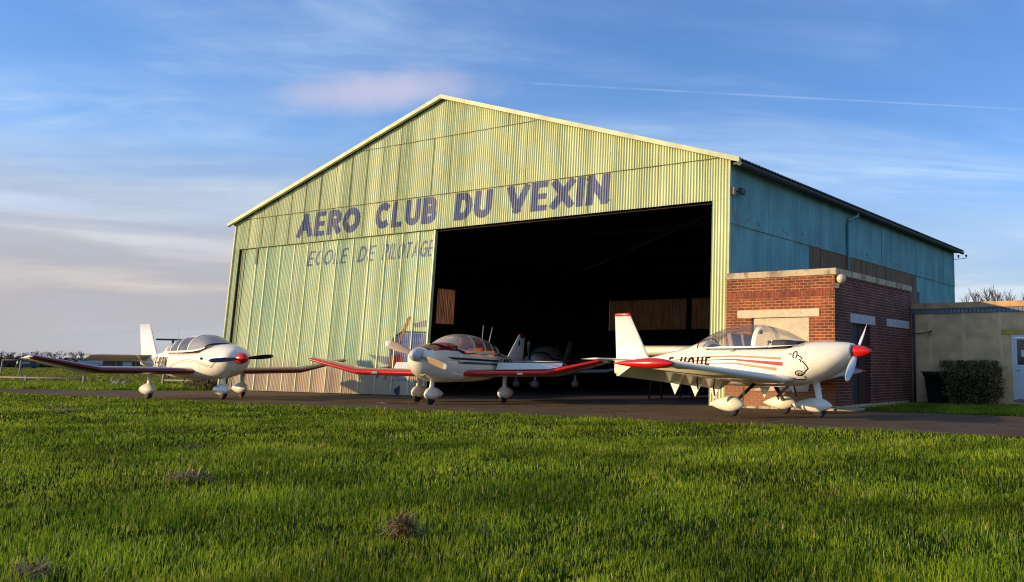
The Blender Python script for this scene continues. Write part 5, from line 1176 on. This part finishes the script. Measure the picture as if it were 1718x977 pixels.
# low bushes by the hangar's left corner
M_bushl = leaf_mat('reddish_bush_leaf', [(.04, .045, .015), (.13, .07, .035), (.20, .12, .05), (.05, .07, .02)])
for i, (x, y, s, lb) in enumerate(((-2.0, .35, .75, 'reddish brown low bush behind the nose wheel of the leftmost aircraft'), (-.9, .1, .55, 'small dark green bush touching the left foot of the hangar'))):
    b_ = empty('low_bush', (x, y, 0)); tag(b_, lb, 'bush'); n = 1600; Pn = rng.normal(size=(n, 3)); Pn /= np.linalg.norm(Pn, axis=1)[:, None]; Pn *= (.55+.45*rng.random(n))[:, None]; Pn[:, 2] = abs(Pn[:, 2])*.75; leaves(Pn*s, .045, 60+i, M_bushl, 'foliage', b_)
    mb = MB()
    for k in range(8): a = k*.8; mb.tube([(0, 0, 0), (math.cos(a)*s*.6, math.sin(a)*s*.6, s*.5)], .012, 5)
    mb.build('stem', M_twig, b_)
mb = MB(); mb.tube([(-14.1, 2.4, .28), (-13.2, 2.0, .12), (-12.4, 1.5, .10)], .035, 6); o = mb.build('fallen_pole', M_postw); tag(o, 'pale broken pole lying on the grass bank under the left wing', 'pole')
rk = MB()
for k in range(3):
    rk.lathe([(0, 0), (.16, .03), (.20, .12), (.12, .22), (0, .26)], 7, o=(-11.6+k*.33, 1.6+random.uniform(-.1, .1), 0))
rk = rk.build('pale_rubble', M_postw); tag(rk, 'small heap of pale rubble on the grass bank', 'rubble')

# dried clumps and molehills on the lawn
M_dry = leaf_mat('dry_grass_clump', [(.05, .028, .012), (.22, .11, .045), (.50, .32, .15), (.12, .065, .025), (.10, .14, .02)], .1)
M_soil = mat('dark_soil_lumps', (.05, .032, .015), 1., var=.4, scale=30, bump=.8, bscale=40)
def clump(name, x, y, rx, ry, hz, n, seed, label, green=.0):
    r = np.random.default_rng(seed); c = empty(name, (x, y, 0)); tag(c, label, 'clump' if 'clump' in label else 'molehill'); mb = MB(); rings = []
    for i in range(7):
        t = i/6; ring = []
        for k in range(18):
            a = 2*math.pi*k/18; w_ = (1-t**1.6)*(1+.25*math.sin(a*3+seed)+.12*r.normal()); ring.append((rx*w_*math.cos(a)*.75, ry*w_*math.sin(a)*.75, hz*.6*t+.008*r.normal()-.01))
        rings.append(ring)
    mb.loft(rings); mb.build('soil', M_soil, c)
    rr_ = np.sqrt(r.random(n)); th = r.random(n)*6.283; rr_ *= .6+.55*vnoise(np.cos(th)*2+seed*3, np.sin(th)*2+5, .9, seed+70)+.1*r.random(n); X = rx*rr_*np.cos(th)*1.15; Y = ry*rr_*np.sin(th)*1.15; Z = hz*np.clip(1-rr_**1.6, 0, 1)+r.random(n)*.025
    me = MB()
    for i in range(n):
        p = Vector((X[i], Y[i], Z[i])); d = Vector((r.normal(), r.normal(), r.normal()*.45)).normalized(); L = .04+.09*r.random()**1.5; s_ = d.cross(Vector((0, 0, 1))).normalized()*.0035
        b = p+d*L*.5+Vector((0, 0, .012)); e = p+d*L; me.add([p-s_, p+s_, b+s_, b-s_, e], [(0, 1, 2, 3), (3, 2, 4)])
    o = me.build('dry_stalks', M_dry, c, flip=False); at = o.data.attributes.new('rnd', 'FLOAT', 'POINT'); at.data.foreach_set('value', np.repeat(r.random(n), 5).astype(np.float32))
clump('dry_grass_clump', 28.3, -15.9, .34, .12, .045, 420, 1, 'wide flat clump of dried grass on the lawn left of centre')
clump('dry_grass_clump', 32.12, -16.72, .085, .07, .11, 420, 2, 'upright brown clump of dead grass in the near lawn')
clump('dry_grass_clump', 31.40, -18.25, .16, .08, .02, 160, 3, 'thin dried clippings clump at the lower left corner of the lawn')
clump('molehill', 25.2, -14.3, .16, .10, .035, 60, 6, 'small dark molehill between the wide flat clump and the apron')
clump('molehill', 14.55, -11.2, .38, .28, .07, 160, 4, 'small dark molehill in the far left part of the lawn')
clump('molehill', 12.5, -10.6, .5, .3, .05, 160, 5, 'flat earthy molehill nearest the road at the far left of the lawn')
